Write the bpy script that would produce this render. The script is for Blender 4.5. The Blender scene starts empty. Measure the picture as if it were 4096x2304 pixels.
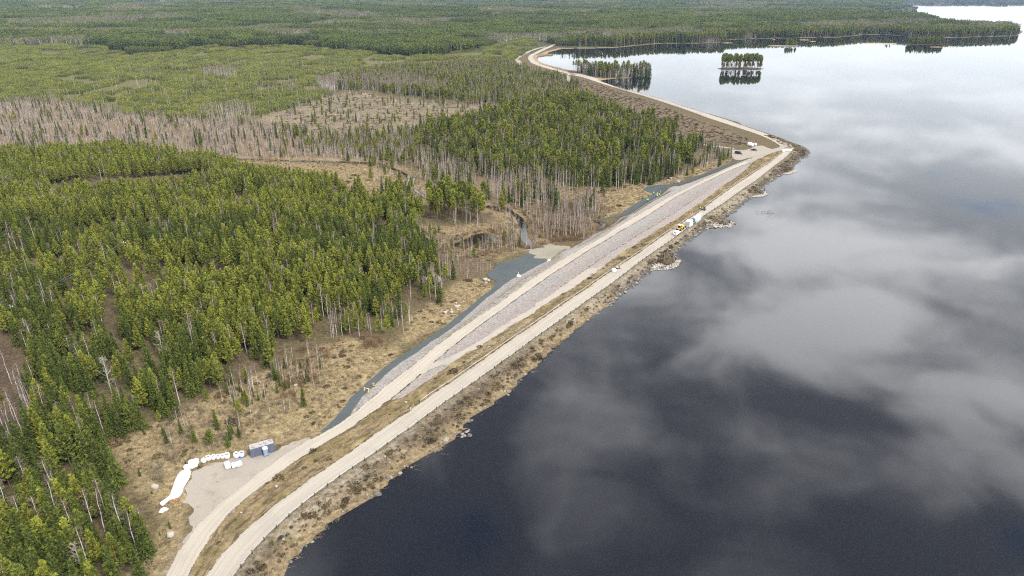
import bpy, bmesh, math, random
import numpy as np
from mathutils import Vector, Matrix
from mathutils.geometry import delaunay_2d_cdt
PI = math.pi; HAZE_D = 3.2e-5
rng = np.random.default_rng(11)
random.seed(5)
SC = bpy.context.scene
COL = SC.collection

# ------------------------------------------------------------------ camera
H, FPX, PITCH = 113.0, 2731.0, math.radians(23.8)
FW = np.array([0, math.cos(PITCH), -math.sin(PITCH)])
UP = np.array([0, math.sin(PITCH), math.cos(PITCH)])
cam_d = bpy.data.cameras.new('camera'); cam = bpy.data.objects.new('camera', cam_d); COL.objects.link(cam)
cam.location = (0, 0, H); cam.rotation_euler = (PI/2 - PITCH, 0, 0)
cam_d.sensor_width = 36; cam_d.lens = 36*FPX/4096; cam_d.clip_end = 40000; cam_d.clip_start = 1
SC.camera = cam

def unp(px, z=0.0):
    """photo pixel (4096 wide) -> world point on the level z"""
    px = np.atleast_2d(np.asarray(px, float)); z = np.broadcast_to(z, (len(px),))
    d = FW*FPX + np.array([1, 0, 0])*(px[:, :1]-2048) - UP*(px[:, 1:2]-1152)
    t = (z-H)/d[:, 2]
    return np.array([0, 0, H]) + d*t[:, None]
def proj(P):
    v = np.asarray(P, float) - np.array([0, 0, H]); w = v@FW; w = np.where(w < 1, 1, w)
    return np.stack([2048+FPX*v[:, 0]/w, 1152-FPX*(v@UP)/w], 1), w

# crops in which the photograph was measured: origin, scale
CR = dict(R3=(1200, 1300, 2.07), R1=(0, 1500, 1.8021), R2=(550, 1700, 3.6229), R4=(1800, 700, 2.2291), R5=(2500, 500, 2.8975), R6=(1900, 100, 1.98154),
          R7=(2600, 0, 1.72193), R8=(0, 0, 1.288), RB=(1000, 600, 2.3418), RF=(0, 900, 2.07), D=(0, 0, 0.628906), A=(600, 1744, 2.5875), B=(1100, 1400, 2.8984),
          C=(1500, 1100, 2.8984), M=(1900, 850, 2.8984), E=(2300, 620, 2.8984), F=(2660, 500, 2.8984))
def fx(*segs):
    out = []
    for nm, pts in segs:
        ox, oy, s = CR[nm]
        out += [(ox+x/s, oy+y/s) for x, y in pts]
    return np.array(out)

UL = fx(('A', [(230,2050),(330,1850),(440,1650),(570,1449),(700,1250),(830,1130),(950,990),(1100,870),(1300,700),(1500,570)]),
        ('B', [(406,1490),(500,1430),(700,1290),(850,1200),(1000,1080),(1200,950),(1300,870),(1400,810),(1570,700),(1640,650)]),
        ('C', [(560,1445),(700,1355),(860,1255),(1050,1120),(1220,1005),(1380,890),(1560,760),(1700,665)]),
        ('M', [(580,1365),(800,1215),(1030,1050),(1200,945),(1370,825),(1510,725),(1640,640),(1855,500)]),
        ('E', [(810,1085),(1000,945),(1170,835),(1300,750),(1450,650),(1600,530)]),
        ('F', [(700,775),(820,690),(1000,570),(1180,455),(1300,365),(1375,310)]))
UR = fx(('A', [(520,2050),(600,1900),(700,1700),(870,1449),(1050,1210),(1170,1080),(1290,970),(1410,845),(1560,730),(1656,655)]),
        ('B', [(780,1449),(960,1335),(1090,1255),(1215,1160),(1330,1080),(1450,995),(1560,915),(1670,840),(1770,765)]),
        ('C', [(850,1449),(1005,1350),(1185,1225),(1350,1105),(1510,985),(1660,885),(1735,825)]),
        ('M', [(715,1445),(855,1350),(980,1260),(1105,1170),(1220,1085),(1330,1005),(1440,930),(1550,855),(1645,785),(1740,710)]),
        ('E', [(720,1265),(850,1175),(980,1085),(1140,975),(1300,850),(1450,745),(1580,650),(1700,580)]),
        ('F', [(880,765),(960,710),(1060,645),(1150,575),(1250,495),(1340,425),(1420,365),(1475,305)]))
LR = fx(('A', [(90,2050),(200,1850),(320,1600),(400,1449),(460,1330),(560,1170),(660,1010),(740,890),(850,770),(980,660),(1060,600),(1200,500),(1340,405)]),
        ('B', [(120,1370),(300,1250),(450,1170),(600,1080),(740,1000),(880,910),(980,840),(1080,770),(1200,690),(1330,590)]),
        ('C', [(330,1330),(450,1230),(560,1130),(650,1060),(740,970),(830,890),(950,800),(1060,710),(1200,600),(1330,510),(1440,430),(1560,340),(1700,240)]),
        ('M', [(720,840),(900,710),(1050,620),(1200,520),(1350,420),(1500,340),(1650,240)]),
        ('E', [(700,790),(850,700),(1000,600),(1150,500),(1300,420),(1450,345),(1600,275)]),
        ('F', [(750,530),(900,470),(1020,435)]))
LL = fx(('A', [(-170,2050),(-60,1850),(60,1650),(150,1449),(240,1270),(330,1130),(420,1000),(500,900),(600,800),(700,720),(800,640),(900,560),(1000,480),(1100,400),(1200,330),(1300,250),(1400,180),(1500,115)]),
        ('B', [(200,1140),(400,1030),(520,990),(700,890),(830,800),(900,730),(1000,650),(1150,530),(1300,400),(1400,310)]),
        ('C', [(400,1080),(520,980),(640,880),(750,790),(900,680),(1050,580),(1200,480),(1350,380),(1500,280),(1650,170)]),
        ('M', [(600,810),(750,720),(900,620),(1050,520),(1200,440),(1350,360),(1500,270),(1650,170)]),
        ('E', [(700,710),(850,630),(1000,540),(1150,460),(1300,390),(1450,310),(1600,240)]),
        ('F', [(750,490),(900,430),(1000,390)]))
SR = fx(('B', [(515,995),(600,950),(720,885),(800,830),(880,750),(910,690),(960,620),(1010,540),(1080,490),(1140,420),(1260,310),(1340,235),(1440,160),(1550,90)]),
        ('C', [(540,860),(640,780),(760,710),(900,610),(1000,530),(1100,440),(1200,350),(1300,260),(1400,190),(1500,110),(1600,40)]),
        ('M', [(450,760),(560,710),(700,630),(830,565)]))
SLf = fx(('B', [(540,980),(545,935),(640,860),(700,790),(770,710),(840,620),(870,560),(950,490),(1020,420),(1130,330),(1260,210),(1400,110),(1520,40)]),
        ('C', [(430,860),(540,790),(640,720),(760,640),(860,560),(940,490),(1060,400),(1160,320),(1260,230),(1350,170)]),
        ('M', [(200,880),(260,815),(215,790),(170,760),(135,715),(190,680),(235,650),(225,620),(290,590),(420,560),(500,530),(560,505),(630,475),(690,495),(720,500),(680,520),(690,545),(760,550),(830,550)]))
SL_simple = fx(('B', [(545,935),(700,790),(840,620),(950,490),(1130,330),(1260,210),(1400,110)]), ('C', [(430,860),(640,720),(860,560),(1060,400),(1260,230)]),
        ('M', [(200,880),(120,730),(220,620),(420,555),(620,470),(800,375),(920,385),(1110,400),(1250,330),(1400,215)]), ('E', [(170,760),(300,735),(530,690),(700,565),(880,470),(770,400),(880,350),(1110,335),(1260,300),(1500,205)]), ('F', [(811,415),(985,370)]))
STRIP2 = fx(('E', [(170,750),(300,740),(420,715),(530,695),(570,680),(555,660),(620,620),(700,570),(800,510),(880,475),(915,455),(850,430),(790,405),(800,385),(880,360),(1000,345),(1110,345),(1200,335),(1260,310),(1350,270),(1500,215),(1650,150),(1800,97)]),
        ('F', [(880,400),(985,378),(900,420),(800,460),(700,510),(600,560),(450,620),(300,690),(150,740),(60,750)]),
        ('E', [(1043,442),(980,480),(900,530),(800,590),(700,650),(600,705),(500,725),(400,735),(300,750),(220,756)]))
APRON = fx(('M', [(610,470),(650,425),(700,410),(800,375),(880,370),(920,385),(1000,385),(1110,398),(1090,440),(1000,500),(900,550),(840,570),(820,560),(700,555),(660,520)]))
VL = fx(('B', [(1380,575),(1480,560),(1560,500),(1640,460),(1700,400),(1800,340)]),
        ('C', [(700,1160),(850,1060),(930,1000),(1060,910),(1160,870),(1280,790),(1400,710),(1500,650),(1600,580),(1700,530)]),
        ('M', [(700,1150),(800,1080),(900,1020),(1000,950),(1090,910),(1250,790),(1400,690),(1560,570),(1700,470)]),
        ('E', [(700,1040),(850,940),(1000,850),(1150,760),(1300,660),(1450,560),(1600,450),(1700,370)]),
        ('F', [(850,590),(920,530),(1000,450),(1020,435)]))
VTOP = fx(('F', [(1080,390),(1200,340),(1330,302)]))
JUNC = fx(('F', [(1345,240),(1320,265),(1260,280),(1160,300),(1060,285),(940,272),(860,275),(800,268),(760,275),(745,310),(770,350),(800,385),(830,400),(900,395),(980,376),(1020,372),(990,392),(940,430),(1010,440),(1080,395),(1200,345),(1330,306),(1400,300),(1470,300),(1490,270),(1478,250),(1420,215),(1390,198)]))
PAD = fx(('F', [(940,272),(990,262),(1050,240),(1120,238),(1170,258),(1210,275),(1260,285),(1160,305),(1060,295)]))
LOT = fx(('A', [(500,340),(440,380),(420,440),(380,500),(350,580),(350,650),(360,720),(450,740),(480,760),(420,830),(400,900),(420,960),(380,1050),(330,1130),(420,1080),(600,860),(900,600),(1200,360),(1500,140),(1656,45),(1656,10),(1500,75),(1400,110),(1290,175),(1040,225),(900,232),(780,250),(620,290)]))
SHORE1 = fx(('R1', [(1850,2100),(1920,1800),(1985,1600),(2050,1449),(2090,1390),(2140,1330),(2230,1230),(2300,1160),(2380,1090),(2440,1040)]),
        ('R3', [(570,1449),(660,1400),(720,1340),(780,1280),(830,1240),(850,1205),(920,1180),(980,1130),(1060,1075),(1160,1065),(1190,1030),(1270,970),(1310,930),(1350,935),(1395,905),(1410,875),(1395,830),(1430,790),(1470,750),(1550,700),(1630,665),(1650,625),(1720,575),(1790,530),(1800,490),(1850,445),(1910,395),(1990,330),(2040,270),(2110,200),(2180,130)]),
        ('M', [(1090,1449),(1160,1390),(1260,1300),(1340,1245),(1410,1190),(1500,1110),(1570,1085),(1650,1000),(1740,930),(1790,890)]),
        ('E', [(760,1449),(810,1400),(900,1330),(980,1325),(1060,1325),(1140,1310),(1200,1270),(1215,1230),(1190,1200),(1150,1170),(1200,1110),(1260,1050),(1320,1000),(1400,950),(1480,880),(1560,845),(1630,828)]),
        ('F', [(480,1195),(540,1180),(620,1185),(700,1185),(760,1175),(808,1150),(780,1125),(720,1098),(690,1070),(720,1050),(800,1020),(840,970),(930,890),(1000,840),(1060,825),(1140,822),(1182,798),(1150,770),(1115,745),(1160,700),(1240,650),(1320,600),(1380,565),(1440,565),(1510,545),(1525,525),(1490,500),(1480,480),(1550,430),(1580,390),(1640,375),(1672,350),(1672,300),(1650,280),(1580,240),(1500,215),(1440,195),(1380,170),(1300,155),(1265,125),(1150,90),(1050,55),(920,20)]))
# the zigzag between crops B and C is cleaned by keeping the point order monotone in distance (see below)
ROAD2R = fx(('F', [(1478,262),(1380,200),(1300,150),(1150,90),(1000,40),(880,0)]), ('R6', [(2000,752),(1800,690),(1600,625),(1400,560),(1200,500),(1000,430),(850,390),(760,378),(600,335),(520,310),(480,285),(460,260),(470,240),(520,210),(600,175),(640,160),(665,153)]))
ROAD2L = fx(('F', [(1340,250),(1250,190),(1100,120),(950,70),(800,20),(740,0)]), ('R6', [(1900,757),(1800,723),(1600,650),(1400,585),(1200,525),(1000,465),(850,415),(740,390),(620,360),(500,325),(440,300),(415,265),(430,240),(480,210),(560,175),(620,158),(660,148)]))
SHORE2 = fx(('R6', [(2060,765),(1900,715),(1830,712),(1780,694),(1700,670),(1500,605),(1300,545),(1200,517),(1080,480),(985,442),(1130,425),(1390,417),(1408,405),(1350,397),(1100,385),(900,375),(750,366),(690,350),(620,335),(560,318),(505,295),(490,270),(505,250),(560,242),(640,238),(560,230),(600,213),(650,200),(690,190),(830,188),(1100,182),(1380,155),(1500,148),(1700,148)]))
SHORE3 = fx(('R7', [(430,297),(560,295),(480,278),(700,268),(1000,262),(1300,258),(1480,240),(1600,238),(1760,250),(1900,262),(2030,262),(2300,255),(2530,248),(2572,222),(2570,212),(2500,196),(2300,192),(2100,188),(2000,165),(1850,150),(1650,140),(1590,118),(1600,95),(1640,76),(1740,64),(1745,74),(1790,76),(1835,74),(1845,66),(1800,58),(1760,54),(1735,44),(1725,30),(1735,20),(1728,14)]))
TRACK2 = fx(('R6', [(745,395),(740,430),(735,470),(750,500),(780,525),(850,560),(930,590),(1010,630),(1080,665),(1160,705),(1260,765)]))
TRACK3 = fx(('F', [(40,165),(110,182),(250,198),(400,218),(500,242),(650,257),(750,270),(800,275)]))
TRACK4 = fx(('R6', [(740,396),(640,393),(520,378),(450,362)]))
TRACK5 = fx(('R6', [(310,320),(330,265),(380,235),(440,205),(500,185),(560,172)]))
PAD2 = fx(('R6', [(280,295),(330,280),(360,280),(390,330),(430,365),(360,372),(300,355),(285,330)]))
PAD3 = fx(('R6', [(1000,635),(1050,608),(1110,612),(1080,640),(1040,655)]))
BROOK = fx(('R4', [(565,340),(600,400),(620,450),(632,500),(622,560),(650,600),(690,632),(740,655),(790,655),(740,620),(715,580),(690,550),(690,500),(690,440),(650,390),(600,345)]))
BROOK2 = fx(('RB', [(1270,155),(1380,200),(1450,230),(1480,270),(1470,320),(1470,370),(1490,372),(1530,355),(1535,310),(1545,265),(1480,232),(1400,190),(1300,150)]))
BROOK3 = fx(('RB', [(-250,75),(0,80),(200,90),(500,98),(900,108),(1200,115),(1290,148),(1270,158),(1190,128),(900,120),(500,108),(200,99),(0,89),(-250,84)]))
BROOK4 = fx(('RB', [(1540,360),(1640,430),(1740,470),(1880,480),(2000,500),(2180,520),(2300,520),(2420,540),(2480,590),(2500,610),(2470,605),(2400,560),(2300,535),(2180,535),(2000,515),(1870,495),(1740,485),(1630,445),(1530,375)]))
POND = fx(('R4', [(150,565),(220,535),(290,517),(340,522),(380,545),(420,560),(422,592),(340,600),(280,610),(200,628),(150,605),(60,640),(20,620),(100,590)]))
DITCH = fx(('M', [(1300,90),(1380,100),(1450,125),(1500,140),(1525,150),(1500,180),(1440,200),(1410,225),(1400,215),(1460,175),(1480,155),(1440,135),(1370,110),(1300,100)]))

# ------------------------------------------------------------------ dam levels
P0 = unp(fx(('A', [(1000, 900)])), 1.5)[0, :2]; P1 = unp(fx(('F', [(1200, 420)])), 1.5)[0, :2]
DD = (P1-P0)/np.linalg.norm(P1-P0); LEN = np.linalg.norm(P1-P0)
def sst(a, b, x):
    t = np.clip((np.asarray(x, float)-a)/(b-a), 0, 1); return t*t*(3-2*t)
def bump(xy):
    t = ((xy-P0)@DD)/LEN
    return sst(0.1, .45, t)*(1-sst(.72, .98, t))
def lift(px, zf):
    z = np.zeros(len(px))
    for _ in range(4):
        P = unp(px, z); z = zf(P[:, :2])
    return unp(px, z)
z_crest = lambda xy: np.full(len(xy), 2.2)
z_low = lambda xy: 1.6-2.6*bump(xy)
z_toe = lambda xy: 1.3-5.0*bump(xy)
z_toe2 = lambda xy: 1.2-5.4*bump(xy)
z_verge = lambda xy: 1.9-1.0*bump(xy)
def resample(P, step):
    P = np.asarray(P); d = np.r_[0, np.cumsum(np.linalg.norm(np.diff(P[:, :2], axis=0), axis=1))]
    n = max(2, int(d[-1]/step)+1); s = np.linspace(0, d[-1], n)
    return np.stack([np.interp(s, d, P[:, k]) for k in range(P.shape[1])], 1)
def smooth(P, k=2):
    P = P.copy()
    for _ in range(k): P[1:-1] = .25*P[:-2]+.5*P[1:-1]+.25*P[2:]
    return P
def clean(P, mind=1.0):
    out = [P[0]]
    for p in P[1:]:
        if np.linalg.norm(p[:2]-out[-1][:2]) > mind: out.append(p)
    return np.array(out)
wUL = smooth(resample(lift(UL, z_crest), 4)); wUR = smooth(resample(lift(UR, z_crest), 4))
wLR = smooth(resample(lift(LR, z_low), 4)); wLL = smooth(resample(lift(LL, z_low), 4))
wSR = lift(SR, z_toe); wSL = lift(SL_simple, z_toe2); wVL = lift(VL, z_verge)
wS1 = unp(SHORE1)
# order shoreline along the dam where crops overlap
t1 = wS1[:, :2]@DD
keep = [0]
lim = 8.0
for i in range(1, len(wS1)):
    if t1[i] > t1[keep[-1]]-lim: keep.append(i)
wS1 = clean(wS1[keep], 1.2)
w2R = smooth(resample(unp(ROAD2R, 2.2), 5)); w2L = smooth(resample(unp(ROAD2L, 2.2), 5))
wS2 = unp(SHORE2); wS3 = unp(SHORE3)
wT2 = unp(TRACK2, -1.0); wT3 = unp(TRACK3, 0.6)
def pinp(P, poly):
    x, y = P[:, 0], P[:, 1]; poly = np.asarray(poly); ins = np.zeros(len(P), bool)
    bx0, by0 = poly[:, :2].min(0); bx1, by1 = poly[:, :2].max(0)
    m = np.where((x >= bx0) & (x <= bx1) & (y >= by0) & (y <= by1))[0]
    xs, ys = x[m], y[m]; r = np.zeros(len(m), bool); n = len(poly); j = n-1
    for i in range(n):
        xi, yi, xj, yj = poly[i, 0], poly[i, 1], poly[j, 0], poly[j, 1]
        if yi != yj:
            c = ((yi > ys) != (yj > ys)) & (xs < (xj-xi)*(ys-yi)/(yj-yi)+xi); r ^= c
        j = i
    ins[m] = r; return ins
def dpoly(P, line, closed=False):
    """distance of points to a polyline and the line's z there"""
    L = np.asarray(line, np.float32)
    if closed: L = np.vstack([L, L[:1]])
    A, B = L[:-1], L[1:]; P = np.asarray(P, np.float32)[:, :2]
    best = np.full(len(P), 1e12, np.float32); z = np.zeros(len(P), np.float32)
    for a, b in zip(A, B):
        e = (b-a)[:2]; q = P-a[:2]; t = np.clip((q@e)/max(float(e@e), 1e-6), 0, 1)
        d2 = (q[:, 0]-t*e[0])**2+(q[:, 1]-t*e[1])**2; m = d2 < best
        best[m] = d2[m]; z[m] = a[2]+(b[2]-a[2])*t[m]
    return np.sqrt(best), z
LAKE = np.vstack([wS1[:, :2], wS2[:, :2], wS3[:, :2], [[3300, 6300], [6200, 6500], [9500, 6500], [9500, -300], [-10, -300], [-30, 20]]])

# ------------------------------------------------------------------ value noise
class VN:
    def __init__(s, seed): s.t = np.random.default_rng(seed).random((256, 256)).astype(np.float32)
    def __call__(s, x, y):
        x = np.asarray(x, np.float64); y = np.asarray(y, np.float64)
        i = np.floor(x).astype(int); j = np.floor(y).astype(int); u = x-i; v = y-j; u = u*u*(3-2*u); v = v*v*(3-2*v)
        a = s.t[i & 255, j & 255]; b = s.t[(i+1) & 255, j & 255]; c = s.t[i & 255, (j+1) & 255]; d = s.t[(i+1) & 255, (j+1) & 255]
        return (a*(1-u)+b*u)*(1-v)+(c*(1-u)+d*u)*v
    def fbm(s, x, y, o=4):
        r = 0; a = .5; n = 0
        for k in range(o): r = r+a*s(x*2**k+17.3*k, y*2**k-9.1*k); n += a; a *= .5
        return r/n
N1, N2, N3 = VN(1), VN(2), VN(3)

# ------------------------------------------------------------------ terrain grid
def axis(segs):
    out = []
    for a, b, s0, s1 in segs:
        x = a
        while x < b:
            out.append(x); x += s0+(s1-s0)*(x-a)/(b-a)
    return np.array(out)
gx = np.r_[-axis([(110, 450, 2, 7), (450, 1500, 7, 25), (1500, 11000, 25, 260)])[::-1], axis([(-109, 330, 1.7, 1.7), (330, 700, 1.8, 6), (700, 1600, 6, 20), (1600, 11000, 20, 260)])]
gy = axis([(-120, 40, 20, 5), (40, 620, 1.7, 1.7), (620, 1100, 1.8, 8), (1100, 2200, 8, 16), (2200, 9500, 16, 120)])
GX, GY = np.meshgrid(gx, gy, indexing='ij'); GP = np.stack([GX.ravel(), GY.ravel()], 1)
inlake = pinp(GP, LAKE)
ld = np.full(len(GP), 1e6, np.float32)
near = np.hypot(GP[:, 0], GP[:, 1]) < 7000
ld[near] = dpoly(GP[near], np.c_[LAKE, np.zeros(len(LAKE))])[0]
dist = np.hypot(GP[:, 0], GP[:, 1])
hills = sst(900, 3500, dist)*(10+52*(N1.fbm(GP[:, 0]/1100+3.2, GP[:, 1]/750)-.36)) + 2.2*N2.fbm(GP[:, 0]/90, GP[:, 1]/90)
land = .25+np.maximum(hills, .3)*sst(0, 120, ld)+1.0*sst(0, 25, ld)
base = np.where(inlake, -.4-np.minimum(ld*.12, 4), land)
num = base*(70.**-3); den = np.full(len(GP), 70.**-3)
def off(line, d):
    t = np.gradient(line[:, :2], axis=0); t /= np.linalg.norm(t, axis=1)[:, None]+1e-9
    return line[:, :2]+np.c_[t[:, 1], -t[:, 0]]*d
ctrl = [wUL, wUR, wLR, wLL, wSR, wSL, wVL, np.c_[wS1[:, :2], np.zeros(len(wS1))], np.c_[off(smooth(resample(wS1, 10), 6), 10), np.full(len(resample(wS1, 10)), -2.6)],
        w2R, w2L, np.c_[wS2[:14, :2], np.zeros(14)], wT2, wT3]
for ln_, ds in ((wS1, (32, 75)), (wS2[:9], (10, 32, 75))):
    q_ = smooth(resample(ln_, 10), 6)
    for d_ in ds: ctrl.append(np.c_[off(q_, d_), np.full(len(q_), -2.8)])
wBR = [unp(b, -5.6) for b in (BROOK, POND, DITCH)]+[unp(b, -4.2) for b in (BROOK2, BROOK4)]+[unp(BROOK3, -2.0)]
zbr = [-5.6, -5.6, -5.0, -4.2, -4.2, -2.0]
for w, z in zip(wBR, zbr): w[:, 2] = z-.1; ctrl.append(np.vstack([w, w[:1]]))
mids = unp(fx(('D', [(250, 1150), (430, 1040), (600, 930), (850, 780), (1000, 640), (1020, 520)])), 0); mids[:, 2] = [1., .6, .2, -1.5, -2.6, -3]; ctrl.append(mids)
roi = (GP[:, 0] > -500) & (GP[:, 0] < 900) & (GP[:, 1] < 1300)
Q = GP[roi]
for c in ctrl:
    d, z = dpoly(Q, c); w = 1/(d*d+.2)**1.5
    num[roi] += w*z; den[roi] += w
hz = num/den
hz = np.where(inlake, np.minimum(hz, -.25-.10*np.minimum(ld, 25)), hz)
for w, z in zip(wBR, zbr):
    i = np.where(roi)[0][pinp(Q, w)]; hz[i] = z-.5
GZ = hz.reshape(GX.shape)
dctl = dpoly(GP[roi], wSL)[0]
def zt(x, y):
    x = np.asarray(x, float); y = np.asarray(y, float)
    i = np.clip(np.searchsorted(gx, x)-1, 0, len(gx)-2); j = np.clip(np.searchsorted(gy, y)-1, 0, len(gy)-2)
    u = np.clip((x-gx[i])/(gx[i+1]-gx[i]), 0, 1); v = np.clip((y-gy[j])/(gy[j+1]-gy[j]), 0, 1)
    return (GZ[i, j]*(1-u)+GZ[i+1, j]*u)*(1-v)+(GZ[i, j+1]*(1-u)+GZ[i+1, j+1]*u)*v
def ground_px(px):
    px = np.atleast_2d(px); z = np.zeros(len(px))
    for _ in range(6):
        P = unp(px, z); z = .5*z+.5*zt(P[:, 0], P[:, 1])
    P = unp(px, z); P[:, 2] = zt(P[:, 0], P[:, 1]); return P
def G(crop, x, y): return Vector(ground_px(fx((crop, [(x, y)])))[0])
# ------------------------------------------------------------------ node helpers
class NT:
    def __init__(s, tree): s.t = tree; s.n = tree.nodes; s.l = tree.links
    def new(s, typ, **kw):
        n = s.n.new(typ)
        for k, v in kw.items(): setattr(n, k, v)
        return n
    def set(s, sock, v):
        if hasattr(v, 'is_linked'): s.l.new(v, sock)
        elif v is not None:
            if sock.type == 'RGBA' and len(v) == 3: v = (*v, 1)
            sock.default_value = v
    def math(s, op, a, b=None, c=None, clamp=False):
        n = s.new('ShaderNodeMath', operation=op, use_clamp=clamp)
        s.set(n.inputs[0], a)
        if b is not None: s.set(n.inputs[1], b)
        if c is not None: s.set(n.inputs[2], c)
        return n.outputs[0]
    def noise(s, vec, scale, detail=3, rough=.55, dist=0):
        n = s.new('ShaderNodeTexNoise'); n.inputs['Scale'].default_value = scale; n.inputs['Detail'].default_value = detail
        n.inputs['Roughness'].default_value = rough; n.inputs['Distortion'].default_value = dist
        if vec is not None: s.l.new(vec, n.inputs['Vector'])
        return n.outputs['Fac']
    def mix(s, f, a, b, blend='MIX'):
        n = s.new('ShaderNodeMix', data_type='RGBA', blend_type=blend)
        s.set(n.inputs[0], f); s.set(n.inputs[6], a); s.set(n.inputs[7], b); return n.outputs[2]
    def ramp(s, f, a, b):
        n = s.new('ShaderNodeMapRange', interpolation_type='SMOOTHSTEP'); s.set(n.inputs[0], f)
        n.inputs[1].default_value = a; n.inputs[2].default_value = b; return n.outputs[0]
    def scalev(s, vec, sc):
        n = s.new('ShaderNodeVectorMath', operation='MULTIPLY'); s.l.new(vec, n.inputs[0]); n.inputs[1].default_value = sc; return n.outputs[0]
def mat(name, rough=.85, spec=.2):
    m = bpy.data.materials.new(name); m.use_nodes = True; t = NT(m.node_tree); b = t.n['Principled BSDF']
    b.inputs['Roughness'].default_value = rough; b.inputs['Specular IOR Level'].default_value = spec
    return m, t, b
def objco(t): return t.new('ShaderNodeTexCoord').outputs['Object']
def attr(t, nm, typ='GEOMETRY'): return t.new('ShaderNodeAttribute', attribute_name=nm, attribute_type=typ)
def bumpn(t, b, h, strength, dist):
    n = t.new('ShaderNodeBump'); n.inputs['Strength'].default_value = strength; n.inputs['Distance'].default_value = dist
    t.l.new(h, n.inputs['Height']); t.l.new(n.outputs[0], b.inputs['Normal'])
def simple(name, col, rough=.6, spec=.3, var=.12, scale=3.0, metal=0, dirt=None):
    """a painted / plain surface with a little mottling and dirt"""
    m, t, b = mat(name, rough, spec); co = objco(t); n = t.noise(co, scale, 4)
    c = t.mix(n, tuple(x*(1-var) for x in col), tuple(min(1, x*(1+var)) for x in col))
    if dirt: c = t.mix(t.ramp(t.noise(co, scale*.6, 5), .5, .75), c, dirt)
    t.l.new(c, b.inputs['Base Color']); b.inputs['Metallic'].default_value = metal
    return m
def mesh(name, V, F, mats=(), mi=None, smooth_=False):
    me = bpy.data.meshes.new(name); V = np.asarray(V, np.float32)
    if isinstance(F, np.ndarray):
        k = F.shape[1]; me.vertices.add(len(V)); me.vertices.foreach_set('co', V.ravel())
        me.loops.add(F.size); me.loops.foreach_set('vertex_index', F.ravel().astype(np.int32))
        me.polygons.add(len(F)); me.polygons.foreach_set('loop_start', np.arange(0, F.size, k, dtype=np.int32))
    else: me.from_pydata([tuple(v) for v in V.tolist()], [], F)
    for m in mats: me.materials.append(m)
    if mi is not None: me.polygons.foreach_set('material_index', np.asarray(mi, np.int32))
    if smooth_: me.polygons.foreach_set('use_smooth', np.ones(len(me.polygons), bool))
    me.update(); me.validate(); return me
def vattr(me, name, arr, typ):
    a = me.attributes.new(name, typ, 'POINT'); arr = np.asarray(arr, np.float32)
    if typ == 'FLOAT_COLOR':
        if arr.shape[1] == 3: arr = np.c_[arr, np.ones(len(arr), np.float32)]
        a.data.foreach_set('color', arr.ravel())
    elif typ == 'INT': a.data.foreach_set('value', arr.astype(np.int32).ravel())
    else: a.data.foreach_set('value', arr.ravel())
def put(name, me, parent=None, loc=None, rotz=None):
    o = bpy.data.objects.new(name, me); COL.objects.link(o)
    if parent: o.parent = parent
    if loc is not None: o.location = loc
    if rotz is not None: o.rotation_euler = (0, 0, rotz)
    return o
def tag(o, label=None, cat=None, group=None, kind=None):
    if label: o['label'] = label
    if cat: o['category'] = cat
    if group: o['group'] = group
    if kind: o['kind'] = kind
    return o
def thing(name, label, cat, loc=(0, 0, 0), rotz=0, group=None):
    o = bpy.data.objects.new(name, None); COL.objects.link(o); o.empty_display_size = .3
    o.location = loc; o.rotation_euler = (0, 0, rotz); return tag(o, label, cat, group)

# ------------------------------------------------------------------ ground colours by zone (true colours of what grows there)
STRAW = np.array([.225, .18, .108]); BROWN = np.array([.10, .072, .048]); MOSS = np.array([.095, .08, .045]); SLASH = np.array([.135, .105, .075])
GRAV = np.array([.235, .205, .165]); BANK = np.array([.076, .060, .045]); DUFF = np.array([.05, .038, .022])
pxG, wG = proj(np.c_[GP, hz]); DG = pxG*.628906
Z = {}
Z['straw'] = [[(280,1449),(330,1449),(420,1300),(340,1230),(280,1150),(250,1110),(330,1090),(470,1020),(560,985),(640,950),(720,920),(800,870),(870,850),(960,855),(1010,880),(950,960),(870,1050),(800,1100),(700,1110),(600,1150),(500,1200),(450,1300),(470,1330),(400,1700),(150,1700)],
              [(1040,790),(1110,740),(1180,700),(1240,720),(1170,800),(1060,850),(1000,870)],
              [(700,400),(850,405),(940,420),(1000,430),(1020,480),(960,500),(900,480),(820,440),(700,420),(600,400)],
              [(1040,560),(1100,570),(1180,565),(1290,560),(1320,620),(1240,660),(1130,650),(1060,600)],
              [(1380,440),(1640,460),(1660,480),(1560,540),(1500,560),(1480,600),(1400,610),(1310,560),(1340,500)],
              [(640,300),(830,240),(900,230),(1000,250),(1250,270),(1290,290),(1150,310),(1040,330),(900,345),(700,340)],
              [(1640,470),(1700,440),(1810,400),(1870,395),(1700,460)]]
Z['duff'] = [[(130,470),(300,455),(520,440),(545,460),(420,482),(250,497),(140,492)], [(-80,860),(40,870),(75,1000),(60,1140),(-80,1160)]]
Z['slash'] = [[(1430,195),(1500,210),(1700,280),(1860,340),(1900,360),(1860,365),(1710,350),(1600,305),(1500,265),(1440,225)], [(1290,165),(1340,170),(1420,195),(1400,190),(1300,190)]]
Z['birch'] = [[(-200,255),(160,260),(300,290),(480,300),(620,310),(700,340),(850,345),(1050,345),(1060,400),(950,420),(800,405),(620,400),(400,400),(200,405),(-200,415)],
              [(1050,400),(1250,440),(1500,480),(1560,490),(1480,600),(1390,615),(1300,600),(1200,540),(1080,470)]]
Z['young'] = [[(-300,112),(200,115),(300,128),(430,128),(600,122),(900,128),(1130,145),(1290,100),(1340,110),(1290,160),(1150,170),(950,190),(800,210),(830,240),(700,280),(600,300),(480,295),(300,285),(160,255),(-300,255)]]
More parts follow.
